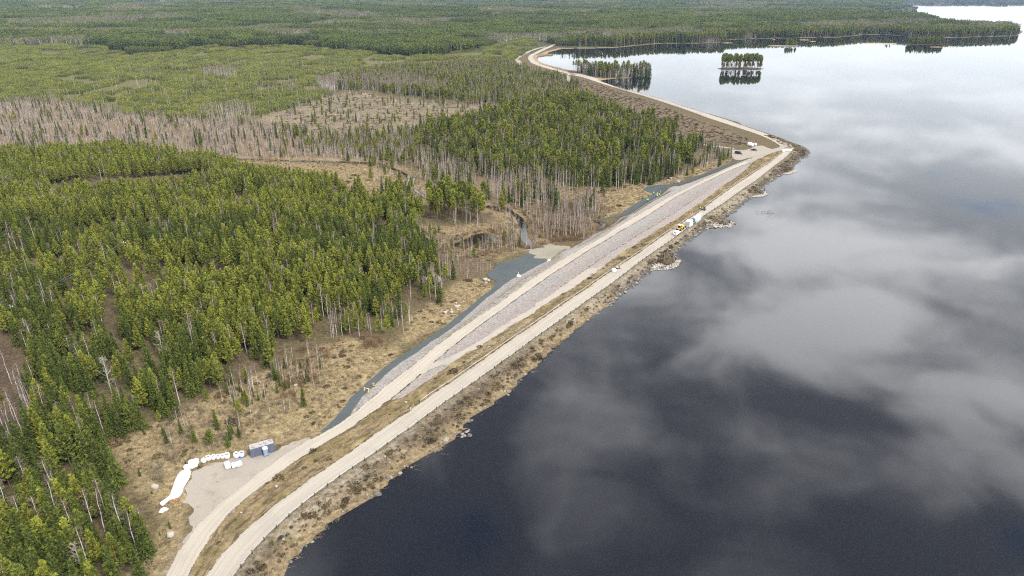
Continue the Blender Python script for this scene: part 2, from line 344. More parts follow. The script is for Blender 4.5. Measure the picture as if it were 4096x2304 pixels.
gc = np.tile(MOSS, (len(GP), 1)); n1 = N1.fbm(GP[:, 0]/14, GP[:, 1]/14); n2 = N2.fbm(GP[:, 0]/45, GP[:, 1]/45)
gc = gc*(1-.5*n2[:, None])+BROWN*(.5*n2[:, None])
jit = np.stack([(N2.fbm(GP[:, 0]/9, GP[:, 1]/9)-.5)*22, (N3.fbm(GP[:, 0]/9, GP[:, 1]/9)-.5)*14], 1)*np.clip(400/np.maximum(wG, 60), .2, 2)[:, None]
def zone(nm, col, k=1.0):
    for P in Z[nm]:
        m = pinp(DG+jit, np.array(P)) & (wG > 5); gc[m] = gc[m]*(1-k)+col*k
zone('birch', np.array([.15, .115, .08])); zone('young', np.array([.10, .095, .045])); zone('straw', STRAW); gc[pinp(DG+jit, np.array(Z['straw'][5]))] = np.array([.17, .142, .098]); Z['wet'] = [[(1330,515),(1480,495),(1545,520),(1490,595),(1400,615),(1320,600)], [(1090,600),(1290,600),(1330,620),(1250,645),(1225,690),(1170,700),(1120,680)], [(1200,500),(1330,520),(1320,560),(1180,545)]]
zone('wet', np.array([.105, .078, .056])); zone('duff', np.array([.075, .057, .043])); zone('slash', SLASH)
m = (n1 > .52)[:, None]
gc = np.where(m, gc*.8+BROWN*.2, gc)
far = (wG > 1250)[:, None]; gc = np.where(far, np.array([.055, .06, .03]), gc)
# bank between the crest road and the water, verge and dam slopes
ROIP = np.vstack([wUL[:, :2], wS1[::-1][:, :2]])
bank = pinp(GP, np.vstack([wUR[:, :2], wS1[::-1][:, :2]]))
dS = dpoly(GP[roi], np.c_[wS1[:, :2], np.zeros(len(wS1))])[0]; dsh = np.full(len(GP), 99., np.float32); dsh[roi] = dS
tt = (GP-P0)@DD/LEN
dUR = np.full(len(GP), 99., np.float32); dUR[roi] = dpoly(GP[roi], wUR)[0]
gc[bank] = BANK
gc[bank & (dsh < 3.2+3*n1) & (tt < .38)] = np.array([.195, .152, .095])
gc[bank & (dsh < 2.0) & (tt > .38)] = np.array([.07, .063, .056])
gc[bank & (dUR < 1.6+2.5*(n1 > .5))] = GRAV*.85
m = bank & (tt > .66) & (tt < .8) & (n1 > .35); gc[m] = np.array([.2, .18, .14])
bank2 = pinp(GP, np.vstack([w2R[:, :2], wS2[:14][::-1][:, :2]])); gc[bank2] = BANK
mm = roi & (~inlake) & pinp(GP, np.vstack([wLL[:, :2], wSR[::-1][:, :2]])); gc[mm] = GRAV*.85
gc[inlake & (ld < 1.2)] = np.array([.03, .027, .024]); gc[inlake & (ld >= 1.2)] = np.array([.02, .019, .018])
shore_far = (~inlake) & (ld < 9) & (wG > 700) & (dist < 4000); gc[shore_far] = np.array([.25, .19, .12])
for w in wBR:
    d = np.full(len(GP), 99., np.float32); d[roi] = dpoly(GP[roi], np.vstack([w, w[:1]]))[0]
    k = (d < 1.1)[:, None]; gc = np.where(k, np.array([.05, .036, .022]), gc)
    gc = np.where(((d > 1.1) & (d < 5+8*n1))[:, None] & ~mm[:, None] & ~pinp(GP, np.vstack([wSL[:, :2], wUR[::-1][:, :2]]))[:, None], gc*.35+STRAW*.65, gc)
# soft edges
g3 = gc.reshape(*GX.shape, 3)
for _ in range(1):
    g3[1:-1, 1:-1] = .4*g3[1:-1, 1:-1]+.15*(g3[:-2, 1:-1]+g3[2:, 1:-1]+g3[1:-1, :-2]+g3[1:-1, 2:])
nx, ny = GX.shape; ii = np.arange(nx*ny).reshape(nx, ny)
quads = np.stack([ii[:-1, :-1].ravel(), ii[1:, :-1].ravel(), ii[1:, 1:].ravel(), ii[:-1, 1:].ravel()], 1)
M_ground, t, b = mat('forest_ground', .95, .05); co = objco(t)
c = attr(t, 'col').outputs['Color']
nf = t.noise(co, .9, 6, .7); nm_ = t.noise(co, .16, 4, .6); ng = t.noise(co, .33, 5, .65)
c = t.mix(t.ramp(nf, .25, .8), t.mix(1, c, (.48, .45, .42), 'MULTIPLY'), t.mix(1, c, (1.5, 1.48, 1.4), 'MULTIPLY'))
c = t.mix(t.math('MULTIPLY', t.ramp(ng, .56, .7), .75), c, (.045, .036, .022))
c = t.mix(t.math('MULTIPLY', t.ramp(nm_, .55, .75), .35), c, (.095, .095, .03))
t.l.new(c, b.inputs['Base Color']); bumpn(t, b, nf, .8, .5)
me = mesh('ground', np.c_[GP, hz], quads, [M_ground], smooth_=True); vattr(me, 'col', g3.reshape(-1, 3), 'FLOAT_COLOR')
tag(put('ground', me), kind='structure')

# ------------------------------------------------------------------ draped sheets
def ribbon(name, left, right, m, dz, step=1.6, across=5, wob=.25, kind='structure', wl=None, wr=None):
    n = int(max(np.linalg.norm(np.diff(left[:, :2], axis=0), axis=1).sum(), np.linalg.norm(np.diff(right[:, :2], axis=0), axis=1).sum())/step)+2
    def rs(P):
        d = np.r_[0, np.cumsum(np.linalg.norm(np.diff(P[:, :2], axis=0), axis=1))]; s = np.linspace(0, d[-1], n)
        return np.stack([np.interp(s, d, P[:, 0]), np.interp(s, d, P[:, 1])], 1), s
    L, s = rs(left); R, _ = rs(right); e = (R-L)/np.linalg.norm(R-L, axis=1)[:, None]
    L = L+e*((N1.fbm(s/2.2, s*0+3.1, 3)-.5)*wob*4)[:, None]; R = R+e*((N2.fbm(s/2.2, s*0+1.7, 3)-.5)*wob*4)[:, None]
    V = []; UVs = []
    for i in range(across):
        f = i/(across-1); p = L*(1-f)+R*f; V.append(np.c_[p, zt(p[:, 0], p[:, 1])+dz]); UVs.append(np.c_[np.full(n, f), s])
    V = np.stack(V, 1).reshape(-1, 3); UVs = np.stack(UVs, 1).reshape(-1, 2); k = np.arange(n*across).reshape(n, across)
    F = np.stack([k[:-1, :-1].ravel(), k[:-1, 1:].ravel(), k[1:, 1:].ravel(), k[1:, :-1].ravel()], 1)
    me = mesh(name, V, F, [m], smooth_=True); vattr(me, 'u', UVs[:, 0], 'FLOAT'); vattr(me, 'v', UVs[:, 1], 'FLOAT')
    return tag(put(name, me), kind=kind)
def patch(name, poly, m, dz, step=2.2, wob=.5, kind='structure'):
    P = resample(np.vstack([poly, poly[:1]])[:, :2], 1.2)[:-1]
    P = P+np.stack([N1.fbm(P[:, 0]/2.0, P[:, 1]/2.0, 3)-.5, N2.fbm(P[:, 0]/2.0, P[:, 1]/2.0, 3)-.5], 1)*wob*4
    x0, y0 = P.min(0); x1, y1 = P.max(0); X, Y = np.meshgrid(np.arange(x0, x1, step), np.arange(y0, y1, step)); I = np.stack([X.ravel(), Y.ravel()], 1)
    I = I[pinp(I, P)]; d = dpoly(I, np.c_[P, np.zeros(len(P))], True)[0]; I = I[d > .6]
    A = np.vstack([P, I]); n = len(P)
    vs, es, fs, *_ = delaunay_2d_cdt([Vector(p) for p in A], [(i, (i+1) % n) for i in range(n)], [list(range(n))], 1, 1e-4)
    V = np.array([v[:] for v in vs]); V = np.c_[V, zt(V[:, 0], V[:, 1])+dz]
    F = [list(f) if (vs[f[1]]-vs[f[0]]).cross(vs[f[2]]-vs[f[0]]) > 0 else list(f)[::-1] for f in fs]
    return tag(put(name, mesh(name, V, F, [m], smooth_=True)), kind=kind)

def gravel(name, col, tracks=True, streak=1.0):
    m, t, b = mat(name, .95, .08); co = objco(t); n = t.noise(co, 2.2, 6, .7); n2 = t.noise(co, .12, 4); n3 = t.noise(co, .5, 5, .6)
    c = t.mix(n, tuple(x*.80 for x in col), tuple(x*1.2 for x in col))
    c = t.mix(t.math('MULTIPLY', t.ramp(n2, .45, .7), .5), c, tuple(np.array(col)*np.array([.8, .8, .82])))
    if tracks:
        u = attr(t, 'u').outputs['Fac']; v = attr(t, 'v').outputs['Fac']
        cb = t.new('ShaderNodeCombineXYZ'); t.l.new(t.math('MULTIPLY', u, 26.), cb.inputs[0]); t.l.new(t.math('MULTIPLY', v, .035), cb.inputs[1])
        s = t.noise(cb.outputs[0], 1, 3, .6)
        cb2 = t.new('ShaderNodeCombineXYZ'); t.l.new(t.math('MULTIPLY', u, 7.), cb2.inputs[0]); t.l.new(t.math('MULTIPLY', v, .02), cb2.inputs[1])
        s2 = t.noise(cb2.outputs[0], 1, 2, .5)
        c = t.mix(t.math('MULTIPLY', t.ramp(s, .35, .7), .34*streak), c, tuple(x*1.3 for x in col))
        c = t.mix(t.math('MULTIPLY', t.ramp(s2, .45, .62), .45*streak), c, tuple(np.array(col)*np.array([.80, .78, .76])))
        # looser, greyer shoulders
        e = t.math('ABSOLUTE', t.math('SUBTRACT', u, .5)); c = t.mix(t.math('MULTIPLY', t.ramp(e, .36, .5), .55), c, tuple(np.array(col)*np.array([.78, .78, .8])))
    c = t.mix(t.math('MULTIPLY', t.ramp(n3, .66, .74), .35), c, tuple(x*.62 for x in col))
    if not tracks and name in ('trodden_gravel', 'tan_gravel'):
        ns = t.noise(co, .22, 6, .68); c = t.mix(t.math('MULTIPLY', t.ramp(ns, .54, .68), .6), c, (.17, .145, .09)); c = t.mix(t.math('MULTIPLY', t.ramp(t.noise(co, .45, 5, .7), .62, .7), .6), c, (.09, .075, .05))
    t.l.new(c, b.inputs['Base Color']); bumpn(t, b, n, .4, .08)
    if tracks:          # the gravel thins out raggedly at both edges
        o = t.n['Material Output']; al = t.ramp(t.math('ADD', e, t.math('MULTIPLY', t.math('SUBTRACT', t.noise(co, .8, 6, .75), .5), .30)), .44, .47)
        ms = t.new('ShaderNodeMixShader'); tr = t.new('ShaderNodeBsdfTransparent'); t.l.new(al, ms.inputs[0]); t.l.new(b.outputs[0], ms.inputs[1]); t.l.new(tr.outputs[0], ms.inputs[2]); t.l.new(ms.outputs[0], o.inputs['Surface'])
    return m
M_road = gravel('pale_gravel', (.27, .242, .206)); M_low = gravel('haul_gravel', (.285, .255, .215)); M_lot = gravel('trodden_gravel', (.235, .21, .178), False)
M_strip = gravel('blue_grey_chippings', (.058, .068, .071), True, .9); M_strip2 = gravel('blue_grey_chippings_pad', (.060, .070, .073), False)
M_apron = gravel('tan_gravel', (.20, .18, .145), False)
def riprap(name, cols):
    m, t, b = mat(name, .9, .15); co = objco(t)
    def vor(sc):
        n = t.new('ShaderNodeTexVoronoi'); n.inputs['Scale'].default_value = sc; t.l.new(co, n.inputs['Vector']); return n
    v = vor(1.5); sp = t.new('ShaderNodeSeparateColor'); t.l.new(v.outputs['Color'], sp.inputs[0])
    c = t.mix(sp.outputs[0], cols[0], cols[1])
    v2 = vor(.85); sp2 = t.new('ShaderNodeSeparateColor'); t.l.new(v2.outputs['Color'], sp2.inputs[0])
    c = t.mix(t.math('MULTIPLY', t.ramp(sp2.outputs[1], .6, .95), .7), c, cols[2])
    c = t.mix(t.math('MULTIPLY', t.ramp(sp2.outputs[0], .72, .95), .6), c, cols[3])
    big = t.noise(co, .05, 4, .6); gy_ = attr(t, 'u').outputs['Fac']
    c = t.mix(t.ramp(t.math('ADD', big, t.math('MULTIPLY', gy_, -.25)), .34, .52), c, t.mix(sp.outputs[0], (.195, .184, .172), (.232, .220, .206)))
    c = t.mix(t.ramp(v.outputs['Distance'], .4, .75), c, t.mix(1, c, (.72, .7, .7), 'MULTIPLY'))
    t.l.new(c, b.inputs['Base Color']); bumpn(t, b, t.math('MULTIPLY', v.outputs['Distance'], -1), .4, .2); return m
M_rip = riprap('crushed_pink_stone', [(.215, .188, .172), (.245, .217, .200), (.245, .202, .182), (.182, .160, .148)])
M_rip2 = riprap('crushed_grey_stone', [(.205, .192, .178), (.243, .229, .213), (.228, .204, .188), (.172, .160, .150)])
def verge(name):
    m, t, b = mat(name, .95, .05); co = objco(t); u = attr(t, 'u').outputs['Fac']; v = attr(t, 'v').outputs['Fac']
    cb = t.new('ShaderNodeCombineXYZ'); t.l.new(t.math('MULTIPLY', u, 5.), cb.inputs[0]); t.l.new(t.math('MULTIPLY', v, .11), cb.inputs[1])
    s = t.noise(cb.outputs[0], 1, 6, .7); n = t.noise(co, 1.3, 6, .72); n2 = t.noise(co, .2, 5, .65); n4 = t.noise(co, .09, 3)
    c = t.mix(t.ramp(n, .25, .75), (.10, .075, .042), (.25, .19, .11))
    c = t.mix(t.math('MULTIPLY', t.ramp(n2, .45, .65), .7), c, (.105, .088, .028))
    c = t.mix(t.math('MULTIPLY', t.ramp(s, .47, .6), .85), c, (.06, .044, .03))
    c = t.mix(t.math('MULTIPLY', t.ramp(n4, .52, .66), .5), c, (.30, .235, .12))
    a = attr(t, 'sand').outputs['Fac']
    c = t.mix(t.ramp(t.math('ADD', a, t.math('MULTIPLY', t.math('SUBTRACT', n, .5), 1.3)), .55, .75), c, (.265, .235, .195))
    t.l.new(c, b.inputs['Base Color']); bumpn(t, b, n, .9, .35); return m
M_verge = verge('dry_grass_verge')

# stone slopes, then the grass verge, then roads (each a little higher)
wLRx = wLR; up = wLR[:, :2]
tS = (wVL[0, :2])@DD
ribbon('stone_slope', wSR if True else None, wLL[(wLL[:, :2]@DD > wSR[0, :2]@DD-3) & (wLL[:, :2]@DD < wSR[-1, :2]@DD+3)], M_rip2, .05, wob=.2)
# the part beyond the chippings, up to the second pad
seg_l = np.vstack([wSR[-1:], lift(fx(('M', [(930,560),(1050,490),(1110,410),(1250,335),(1380,245),(1500,190),(1600,120)]), ('E', [(560,735),(650,690),(720,650),(820,585),(920,525),(1000,475),(1060,440),(1150,385)]), ('F', [(150,748),(300,698),(450,630),(600,568),(750,492),(880,432),(985,392)])), z_toe)])
k = wLL[:, :2]@DD
ribbon('stone_slope', seg_l, wLL[(k > seg_l[0, :2]@DD-3) & (k < seg_l[-1, :2]@DD+3)], M_rip2, .05, wob=.2)
vl = wVL; k = wLR[:, :2]@DD
lr_up = wLR[(k > vl[0, :2]@DD-2)]
ribbon('stone_slope', lr_up, vl, M_rip, .05, across=9, wob=.2)
vtop = lift(VTOP, z_verge)
vleft = np.vstack([wLR[k <= vl[0, :2]@DD-2], vl, vtop])
vo = ribbon('grass_verge', smooth(resample(vleft, 2), 2), wUL, M_verge, .09, step=1.2, across=9, wob=.5)
vm = vo.data; vv = np.array([v.co[:2] for v in vm.vertices]); sand = np.zeros(len(vv))
for S in (fx(('C', [(1010,1000),(1100,940),(1250,850),(1350,800),(1450,720),(1600,640),(1700,560),(1855,470),(1855,520),(1700,620),(1500,740),(1400,800),(1300,880),(1180,970),(1080,1015)])),
          fx(('M', [(460,1390),(620,1270),(760,1180),(900,1090),(1000,1000),(1090,930),(1250,830),(1440,690),(1600,570),(1690,520),(1690,560),(1500,700),(1300,830),(1100,960),(900,1110),(700,1240),(540,1350)]))):
    sand[pinp(vv, lift(S, lambda xy: z_verge(xy)+.4))] = .62
vattr(vm, 'sand', sand, 'FLOAT')
M_sand = gravel('sandy_gravel', (.27, .242, .205), False)
patch('sandy_track', lift(fx(('C', [(640,1010),(740,985),(850,950),(1000,885),(1200,770),(1400,645),(1600,515),(1840,385)]), ('M', [(700,1065),(900,945),(1100,800),(1300,660),(1450,640),(1520,590),(1440,670),(1260,790),(1095,905),(1000,945),(900,1012),(700,1140)]), ('C', [(1830,450),(1700,525),(1600,575),(1500,645),(1400,705),(1280,785),(1160,865),(1060,905),(930,995),(860,1040),(700,1060),(600,1110),(520,1140),(560,1090)])), z_verge), M_sand, .14, wob=.35)
ribbon('upper_road', wUL, wUR, M_road, .17, across=7, wob=.22)
ribbon('lower_road', wLL, wLR, M_low, .16, across=7, wob=.25)
patch('gravel_yard', lift(LOT, z_low), M_lot, .115, wob=.6)
patch('junction', unp(JUNC, 1.9), M_road if False else M_lot, .20, wob=.3); patch('parking_pad', unp(PAD, 1.9), M_lot, .15, wob=.4)
kSL = lift(SLf, z_toe2)
patch('chippings_track', np.vstack([wSR, kSL[::-1]]), M_strip2, .13, wob=.16)
patch('chippings_track', lift(STRIP2, z_toe2), M_strip2, .13, wob=.16)
patch('gravel_apron', lift(APRON, z_toe2), M_apron, .10, wob=.4)
ribbon('upper_road', w2L, w2R, M_road, .16, across=5, wob=.3)
def track(name, px, w, m, z):
    P = smooth(resample(unp(px, z), 4), 2); t_ = np.gradient(P[:, :2], axis=0); t_ /= np.linalg.norm(t_, axis=1)[:, None]; nrm = np.c_[-t_[:, 1], t_[:, 0]]
    for _ in range(3):
        zz = zt(P[:, 0], P[:, 1])
    return ribbon(name, np.c_[P[:, :2]+nrm*w/2, P[:, 2]], np.c_[P[:, :2]-nrm*w/2, P[:, 2]], m, .14, across=3, wob=.3)
for px, w in ((TRACK2, 4.5), (TRACK3, 3.8), (TRACK4, 6.), (TRACK5, 6.5)):
    q = ground_px(px); zz = q[:, 2]; P = q
    t_ = np.gradient(P[:, :2], axis=0); t_ /= np.linalg.norm(t_, axis=1)[:, None]+1e-9; nr = np.c_[-t_[:, 1], t_[:, 0]]
    ribbon('gravel_track', np.c_[P[:, :2]+nr*w/2, zz], np.c_[P[:, :2]-nr*w/2, zz], M_lot, .14, across=3, wob=.3)
patch('gravel_pad', ground_px(PAD2), M_lot, .10); patch('gravel_pad', ground_px(PAD3), M_lot, .10)

# ------------------------------------------------------------------ water
def watermat(name, base, bscale, bstr):
    m, t, b = mat(name, .03, .5); b.inputs['IOR'].default_value = 1.333; co = objco(t)
    b.inputs['Base Color'].default_value = (*base, 1)
    n = t.noise(t.scalev(co, (1, 1.4, 1)), bscale, 3, .6); n2 = t.noise(co, .06, 3); h = t.math('MULTIPLY', n, t.ramp(n2, .3, .7))
    bumpn(t, b, h, bstr, .03); return m
M_water = watermat('dark_lake_water', (.0035, .0045, .008), 1.1, .10)
M_brook = watermat('brook_water', (.012, .009, .006), 1.0, .05); M_brook.node_tree.nodes['Principled BSDF'].inputs['Specular IOR Level'].default_value = .3
wl = np.vstack([wUR[:, :2]+0, w2R[2:, :2], [[760, 2100], [1400, 4200], [2600, 9000], [9800, 9000], [9800, -110], [0, -110]]])
wl[0] = wl[0]
tri = delaunay_2d_cdt([Vector(p) for p in wl], [(i, (i+1) % len(wl)) for i in range(len(wl))], [list(range(len(wl)))], 1, 1e-4)
F = [list(f) if (tri[0][f[1]]-tri[0][f[0]]).cross(tri[0][f[2]]-tri[0][f[0]]) > 0 else list(f)[::-1] for f in tri[2]]
tag(put('lake_water', mesh('lake_water', [(v.x, v.y, 0) for v in tri[0]], F, [M_water])), kind='structure')
for w, z, nm in zip(wBR, zbr, ('brook', 'pond', 'ditch', 'brook', 'brook', 'brook')):
    o = patch(nm+'_water', w, M_brook, 0, step=6, wob=.25)
    co_ = np.array([v.co[:] for v in o.data.vertices], np.float32); co_[:, 2] = z; o.data.vertices.foreach_set('co', co_.ravel()); o.data.update()
# low islets
M_islet = simple('islet_grass', (.06, .045, .03), .95, .05, .4, .5); M_reed = simple('pale_reed_islet', (.30, .24, .16), .95, .05, .3, .4)
def islet(cx, cy, hw, hd, hgt, m):
    c = unp(fx(('R7', [(cx, cy)])), 0)[0]; e = unp(fx(('R7', [(cx+hw, cy)])), 0)[0]; rx = np.linalg.norm(e-c); a = math.atan2(e[1]-c[1], e[0]-c[0]); V = [(0, 0, hgt)]; F = []; n = 40
    for k, (r, z) in enumerate(((.45, hgt*.95), (.8, hgt*.6), (1., .12), (1.12, -.6))):
        for i in range(n):
            th = 2*PI*i/n; q = 1+.22*(N1.fbm(4+2*math.cos(th)+cx, 4+2*math.sin(th), 3)-.5)*2
            x, y = rx*r*q*math.cos(th), hd*r*q*math.sin(th); V.append((x*math.cos(a)-y*math.sin(a), x*math.sin(a)+y*math.cos(a), z))
        if k == 0: F += [[0, 1+i, 1+(i+1) % n] for i in range(n)]
        else: o_ = 1+(k-1)*n; F += [[o_+i, o_+n+i, o_+n+(i+1) % n, o_+(i+1) % n] for i in range(n)]
    tag(put('islet', mesh('islet', V, F, [m], smooth_=True), loc=c), kind='structure'); return c, rx, a
ISL = [islet(625, 474, 150, 13, 1.5, M_islet), islet(925, 316, 108, 11, .35, M_reed), islet(1585, 300, 112, 13, .4, M_reed), islet(1885, 306, 145, 17, .7, M_islet)]
for a in ((1065, 275, 32, 9, .3), (1120, 285, 20, 7, .25), (1340, 322, 40, 7, .25), (1970, 324, 40, 7, .25), (2078, 321, 22, 6, .2), (535, 296, 36, 6, .25), (852, 272, 10, 5, .2), (1395, 305, 8, 5, .2)): islet(*a, M_reed)
for (cx, cy, hw) in ((0, 0, 0),): pass

# ------------------------------------------------------------------ sky and sun
SUN_EL, SUN_AZ = math.radians(44), math.radians(135)      # azimuth clockwise from +Y: behind the camera, to the right
w = bpy.data.worlds.new('World'); SC.world = w; w.use_nodes = True; t = NT(w.node_tree); bg = t.n['Background']; bg.inputs['Strength'].default_value = .1
sky = t.new('ShaderNodeTexSky', sky_type='NISHITA'); sky.sun_disc = False; sky.sun_elevation = SUN_EL; sky.sun_rotation = SUN_AZ; sky.altitude = 200; sky.air_density = 1.0; sky.dust_density = 1.0
d = t.new('ShaderNodeTexCoord').outputs['Generated']; sp = t.new('ShaderNodeSeparateXYZ'); t.l.new(d, sp.inputs[0])
zz = t.math('ADD', t.math('MAXIMUM', sp.outputs[2], 0.0), .10)
cb = t.new('ShaderNodeCombineXYZ'); t.l.new(t.math('DIVIDE', sp.outputs[0], zz), cb.inputs[0]); t.l.new(t.math('DIVIDE', sp.outputs[1], zz), cb.inputs[1])
uv = cb.outputs[0]
def skyuv(px):
    d_ = FW*FPX+np.array([1, 0, 0])*(px[0]-2048)-UP*(px[1]-1152); d_ /= np.linalg.norm(d_); z = abs(d_[2])+.10; return np.array([d_[0]/z, d_[1]/z])
wv = t.new('ShaderNodeTexNoise'); wv.inputs['Scale'].default_value = 1.6; wv.inputs['Detail'].default_value = 4; t.l.new(uv, wv.inputs['Vector'])
off_ = t.new('ShaderNodeVectorMath', operation='SUBTRACT'); t.l.new(wv.outputs['Color'], off_.inputs[0]); off_.inputs[1].default_value = (.5, .5, .5)
uvw = t.new('ShaderNodeVectorMath', operation='MULTIPLY_ADD'); t.l.new(off_.outputs[0], uvw.inputs[0]); uvw.inputs[1].default_value = (.55, .55, 0); t.l.new(uv, uvw.inputs[2])
n1_ = t.noise(uvw.outputs[0], 1.5, 5, .5); n2_ = t.noise(uvw.outputs[0], .55, 3, .5)
dens = t.math('ADD', t.math('ADD', t.math('MULTIPLY', n1_, 1.9), t.math('MULTIPLY', t.noise(uvw.outputs[0], 4.4, 5, .55), .75)), t.math('MULTIPLY_ADD', n2_, .7, -1.03))
# the larger cloud gaps (negative) and bright masses (positive) of this sky: position on the cloud deck, size, amount
BLOBS = [((1980, 1850), .09, .26, -.34), ((1700, 2180), .13, .13, -.3), ((4080, 2230), .10, .12, -.45), ((3330, 1580), .22, .15, -.24), ((2900, 2100), .28, .2, -.1), ((3060, 1480), .07, .1, -.2), ((2650, 1500), .3, .2, -.03),
         ((3420, 1200), .10, .12, .5), ((2250, 2100), .3, .16, -.10), ((3130, 1330), .12, .07, .16), ((3560, 1720), .10, .08, .2), ((4000, 1500), .16, .08, .2), ((3050, 1750), .14, .06, .12), ((3250, 1420), .3, .16, .16), ((3650, 1560), .12, .1, .2), ((3900, 1850), .22, .2, .24), ((2950, 1290), .2, .14, .17), ((3600, 2000), .25, .2, .12), ((2100, 1480), .3, .2, .05), ((3700, 1050), .35, .3, .1), ((2700, 1150), .2, .2, .1), ((3500, 1330), .2, .14, -.08), ((2500, 1800), .4, .3, .06)]
for px, sx, sy, a in BLOBS:
    c0 = skyuv(px); q = t.new('ShaderNodeVectorMath', operation='SUBTRACT'); t.l.new(uvw.outputs[0], q.inputs[0]); q.inputs[1].default_value = (c0[0], c0[1], 0)
    q2 = t.scalev(q.outputs[0], (1/sx, 1/sy, 0)); dt = t.new('ShaderNodeVectorMath', operation='DOT_PRODUCT'); t.l.new(q2, dt.inputs[0]); t.l.new(q2, dt.inputs[1])
    dens = t.math('ADD', dens, t.math('MULTIPLY', t.math('EXPONENT', t.math('MULTIPLY', dt.outputs['Value'], -1.)), a*1.25))
cover = t.ramp(dens, -.2, .34)
bright = t.ramp(dens, .42, 1.04)
hz_ = t.ramp(sp.outputs[2], .03, .5)      # the deck is brighter towards the horizon
cl = t.mix(bright, (2.6, 2.68, 2.9), (14.0, 14.0, 14.1))
cl = t.mix(t.math('SUBTRACT', 1., hz_), cl, (4.7, 4.95, 5.2))
final = t.mix(cover, sky.outputs[0], cl)
t.l.new(final, bg.inputs['Color'])
w.cycles.sampling_method = 'MANUAL'; w.cycles.sample_map_resolution = 512
sd = bpy.data.lights.new('sun', 'SUN'); sd.energy = 1.5; sd.angle = math.radians(10); sd.color = (1, .95, .87); so = bpy.data.objects.new('sun', sd); COL.objects.link(so)
sv = Vector((math.sin(SUN_AZ)*math.cos(SUN_EL), math.cos(SUN_AZ)*math.cos(SUN_EL), math.sin(SUN_EL)))
so.rotation_euler = sv.to_track_quat('Z', 'Y').to_euler(); so.location = (0, -50, 300)
# the air
HAZE = True
if HAZE:
    bm = bmesh.new(); bmesh.ops.create_cube(bm, size=1); hm = bpy.data.meshes.new('haze'); bm.to_mesh(hm); bm.free()
    m = bpy.data.materials.new('hazy_air'); m.use_nodes = True; t = NT(m.node_tree); t.n.clear(); o = t.new('ShaderNodeOutputMaterial'); v = t.new('ShaderNodeVolumePrincipled')
    v.inputs['Color'].default_value = (.50, .70, 1, 1); v.inputs['Density'].default_value = HAZE_D; v.inputs['Anisotropy'].default_value = 0.1; t.l.new(v.outputs[0], o.inputs['Volume'])
    hm.materials.append(m); ho = put('haze', hm); ho.scale = (23000, 11000, 190); ho.location = (0, 4500, 85); tag(ho, kind='stuff')
vs = SC.view_settings; vs.view_transform = 'Standard'; vs.look = 'None'; vs.exposure = 1.70; vs.gamma = 1
cy = SC.cycles; cy.use_denoising = False; cy.filter_width = 1.15; cy.max_bounces = 5; cy.diffuse_bounces = 2; cy.glossy_bounces = 2; cy.transmission_bounces = 2; cy.transparent_max_bounces = 6; cy.volume_bounces = 0
# ------------------------------------------------------------------ vegetation prototypes
class TM:
    """triangle soup with a material slot per face and a tone per vertex"""
    def __init__(s): s.v = []; s.f = []; s.m = []; s.t = []; s.n = 0
    def add(s, V, F, m, tone):
        V = np.asarray(V, float).reshape(-1, 3); F = np.asarray(F, int)
        s.v.append(V); s.f.append(F+s.n); s.m.append(np.full(len(F), m)); s.t.append(np.broadcast_to(tone, (len(V),))); s.n += len(V)
    def tube(s, pts, rad, m, n=5, tone=.5):
        pts = np.asarray(pts, float); V = []; F = []
        for p, r in zip(pts, rad):
            for i in range(n): a = 2*PI*i/n; V.append((p[0]+r*math.cos(a), p[1]+r*math.sin(a), p[2]))
        for k in range(len(pts)-1):
            for i in range(n):
                a, b, c, d = k*n+i, k*n+(i+1) % n, (k+1)*n+(i+1) % n, (k+1)*n+i; F += [(a, b, c), (a, c, d)]
        s.add(V, F, m, tone)
    def slivers(s, A, B, wd, m, tone):
        """thin triangles from A to B (twigs), each with its own plane"""
        A = np.asarray(A, float); B = np.asarray(B, float); d = B-A; r = RG.normal(size=A.shape); p = np.cross(d, r); p /= np.linalg.norm(p, axis=1)[:, None]+1e-9
        wd = np.broadcast_to(wd, (len(A),))[:, None]; V = np.stack([A-p*wd, A+p*wd, B], 1).reshape(-1, 3); s.add(V, np.arange(len(V)).reshape(-1, 3), m, np.repeat(np.broadcast_to(tone, (len(A),)), 3))
    def tufts(s, C, D, size, k, m, tone):
        """needle clumps: k leaf-sized triangles round each centre, pointing roughly along D"""
        C = np.repeat(np.asarray(C, float), k, 0); D = np.repeat(np.asarray(D, float), k, 0); sz = np.repeat(np.broadcast_to(size, (len(C)//k,)), k)[:, None]
        d = D+RG.normal(size=C.shape)*.75; d /= np.linalg.norm(d, axis=1)[:, None]; p = np.cross(d, RG.normal(size=C.shape)); p /= np.linalg.norm(p, axis=1)[:, None]
        C = C+RG.normal(size=C.shape)*sz*.18
        V = np.stack([C-d*sz*.35+p*sz*.34, C-d*sz*.3-p*sz*.34, C+d*sz*.85], 1).reshape(-1, 3)
        tn = np.repeat(np.repeat(np.broadcast_to(tone, (len(C)//k,)), k), 3); s.add(V, np.arange(len(V)).reshape(-1, 3), m, tn)
    def arrays(s): return np.vstack(s.v), np.vstack(s.f), np.concatenate(s.m), np.concatenate(s.t)
    def mesh(s, name, mats, only=None):
        V, F, M, T = s.arrays()
        if only is not None:
            F = F[M == only]; u, inv = np.unique(F, return_inverse=True); V = V[u]; T = T[u]; F = inv.reshape(-1, 3); M = np.zeros(len(F), int)
        me = mesh(name, V, F.astype(np.int32), mats, M); vattr(me, 'tone', T, 'FLOAT'); return me
RG = np.random.default_rng(3)
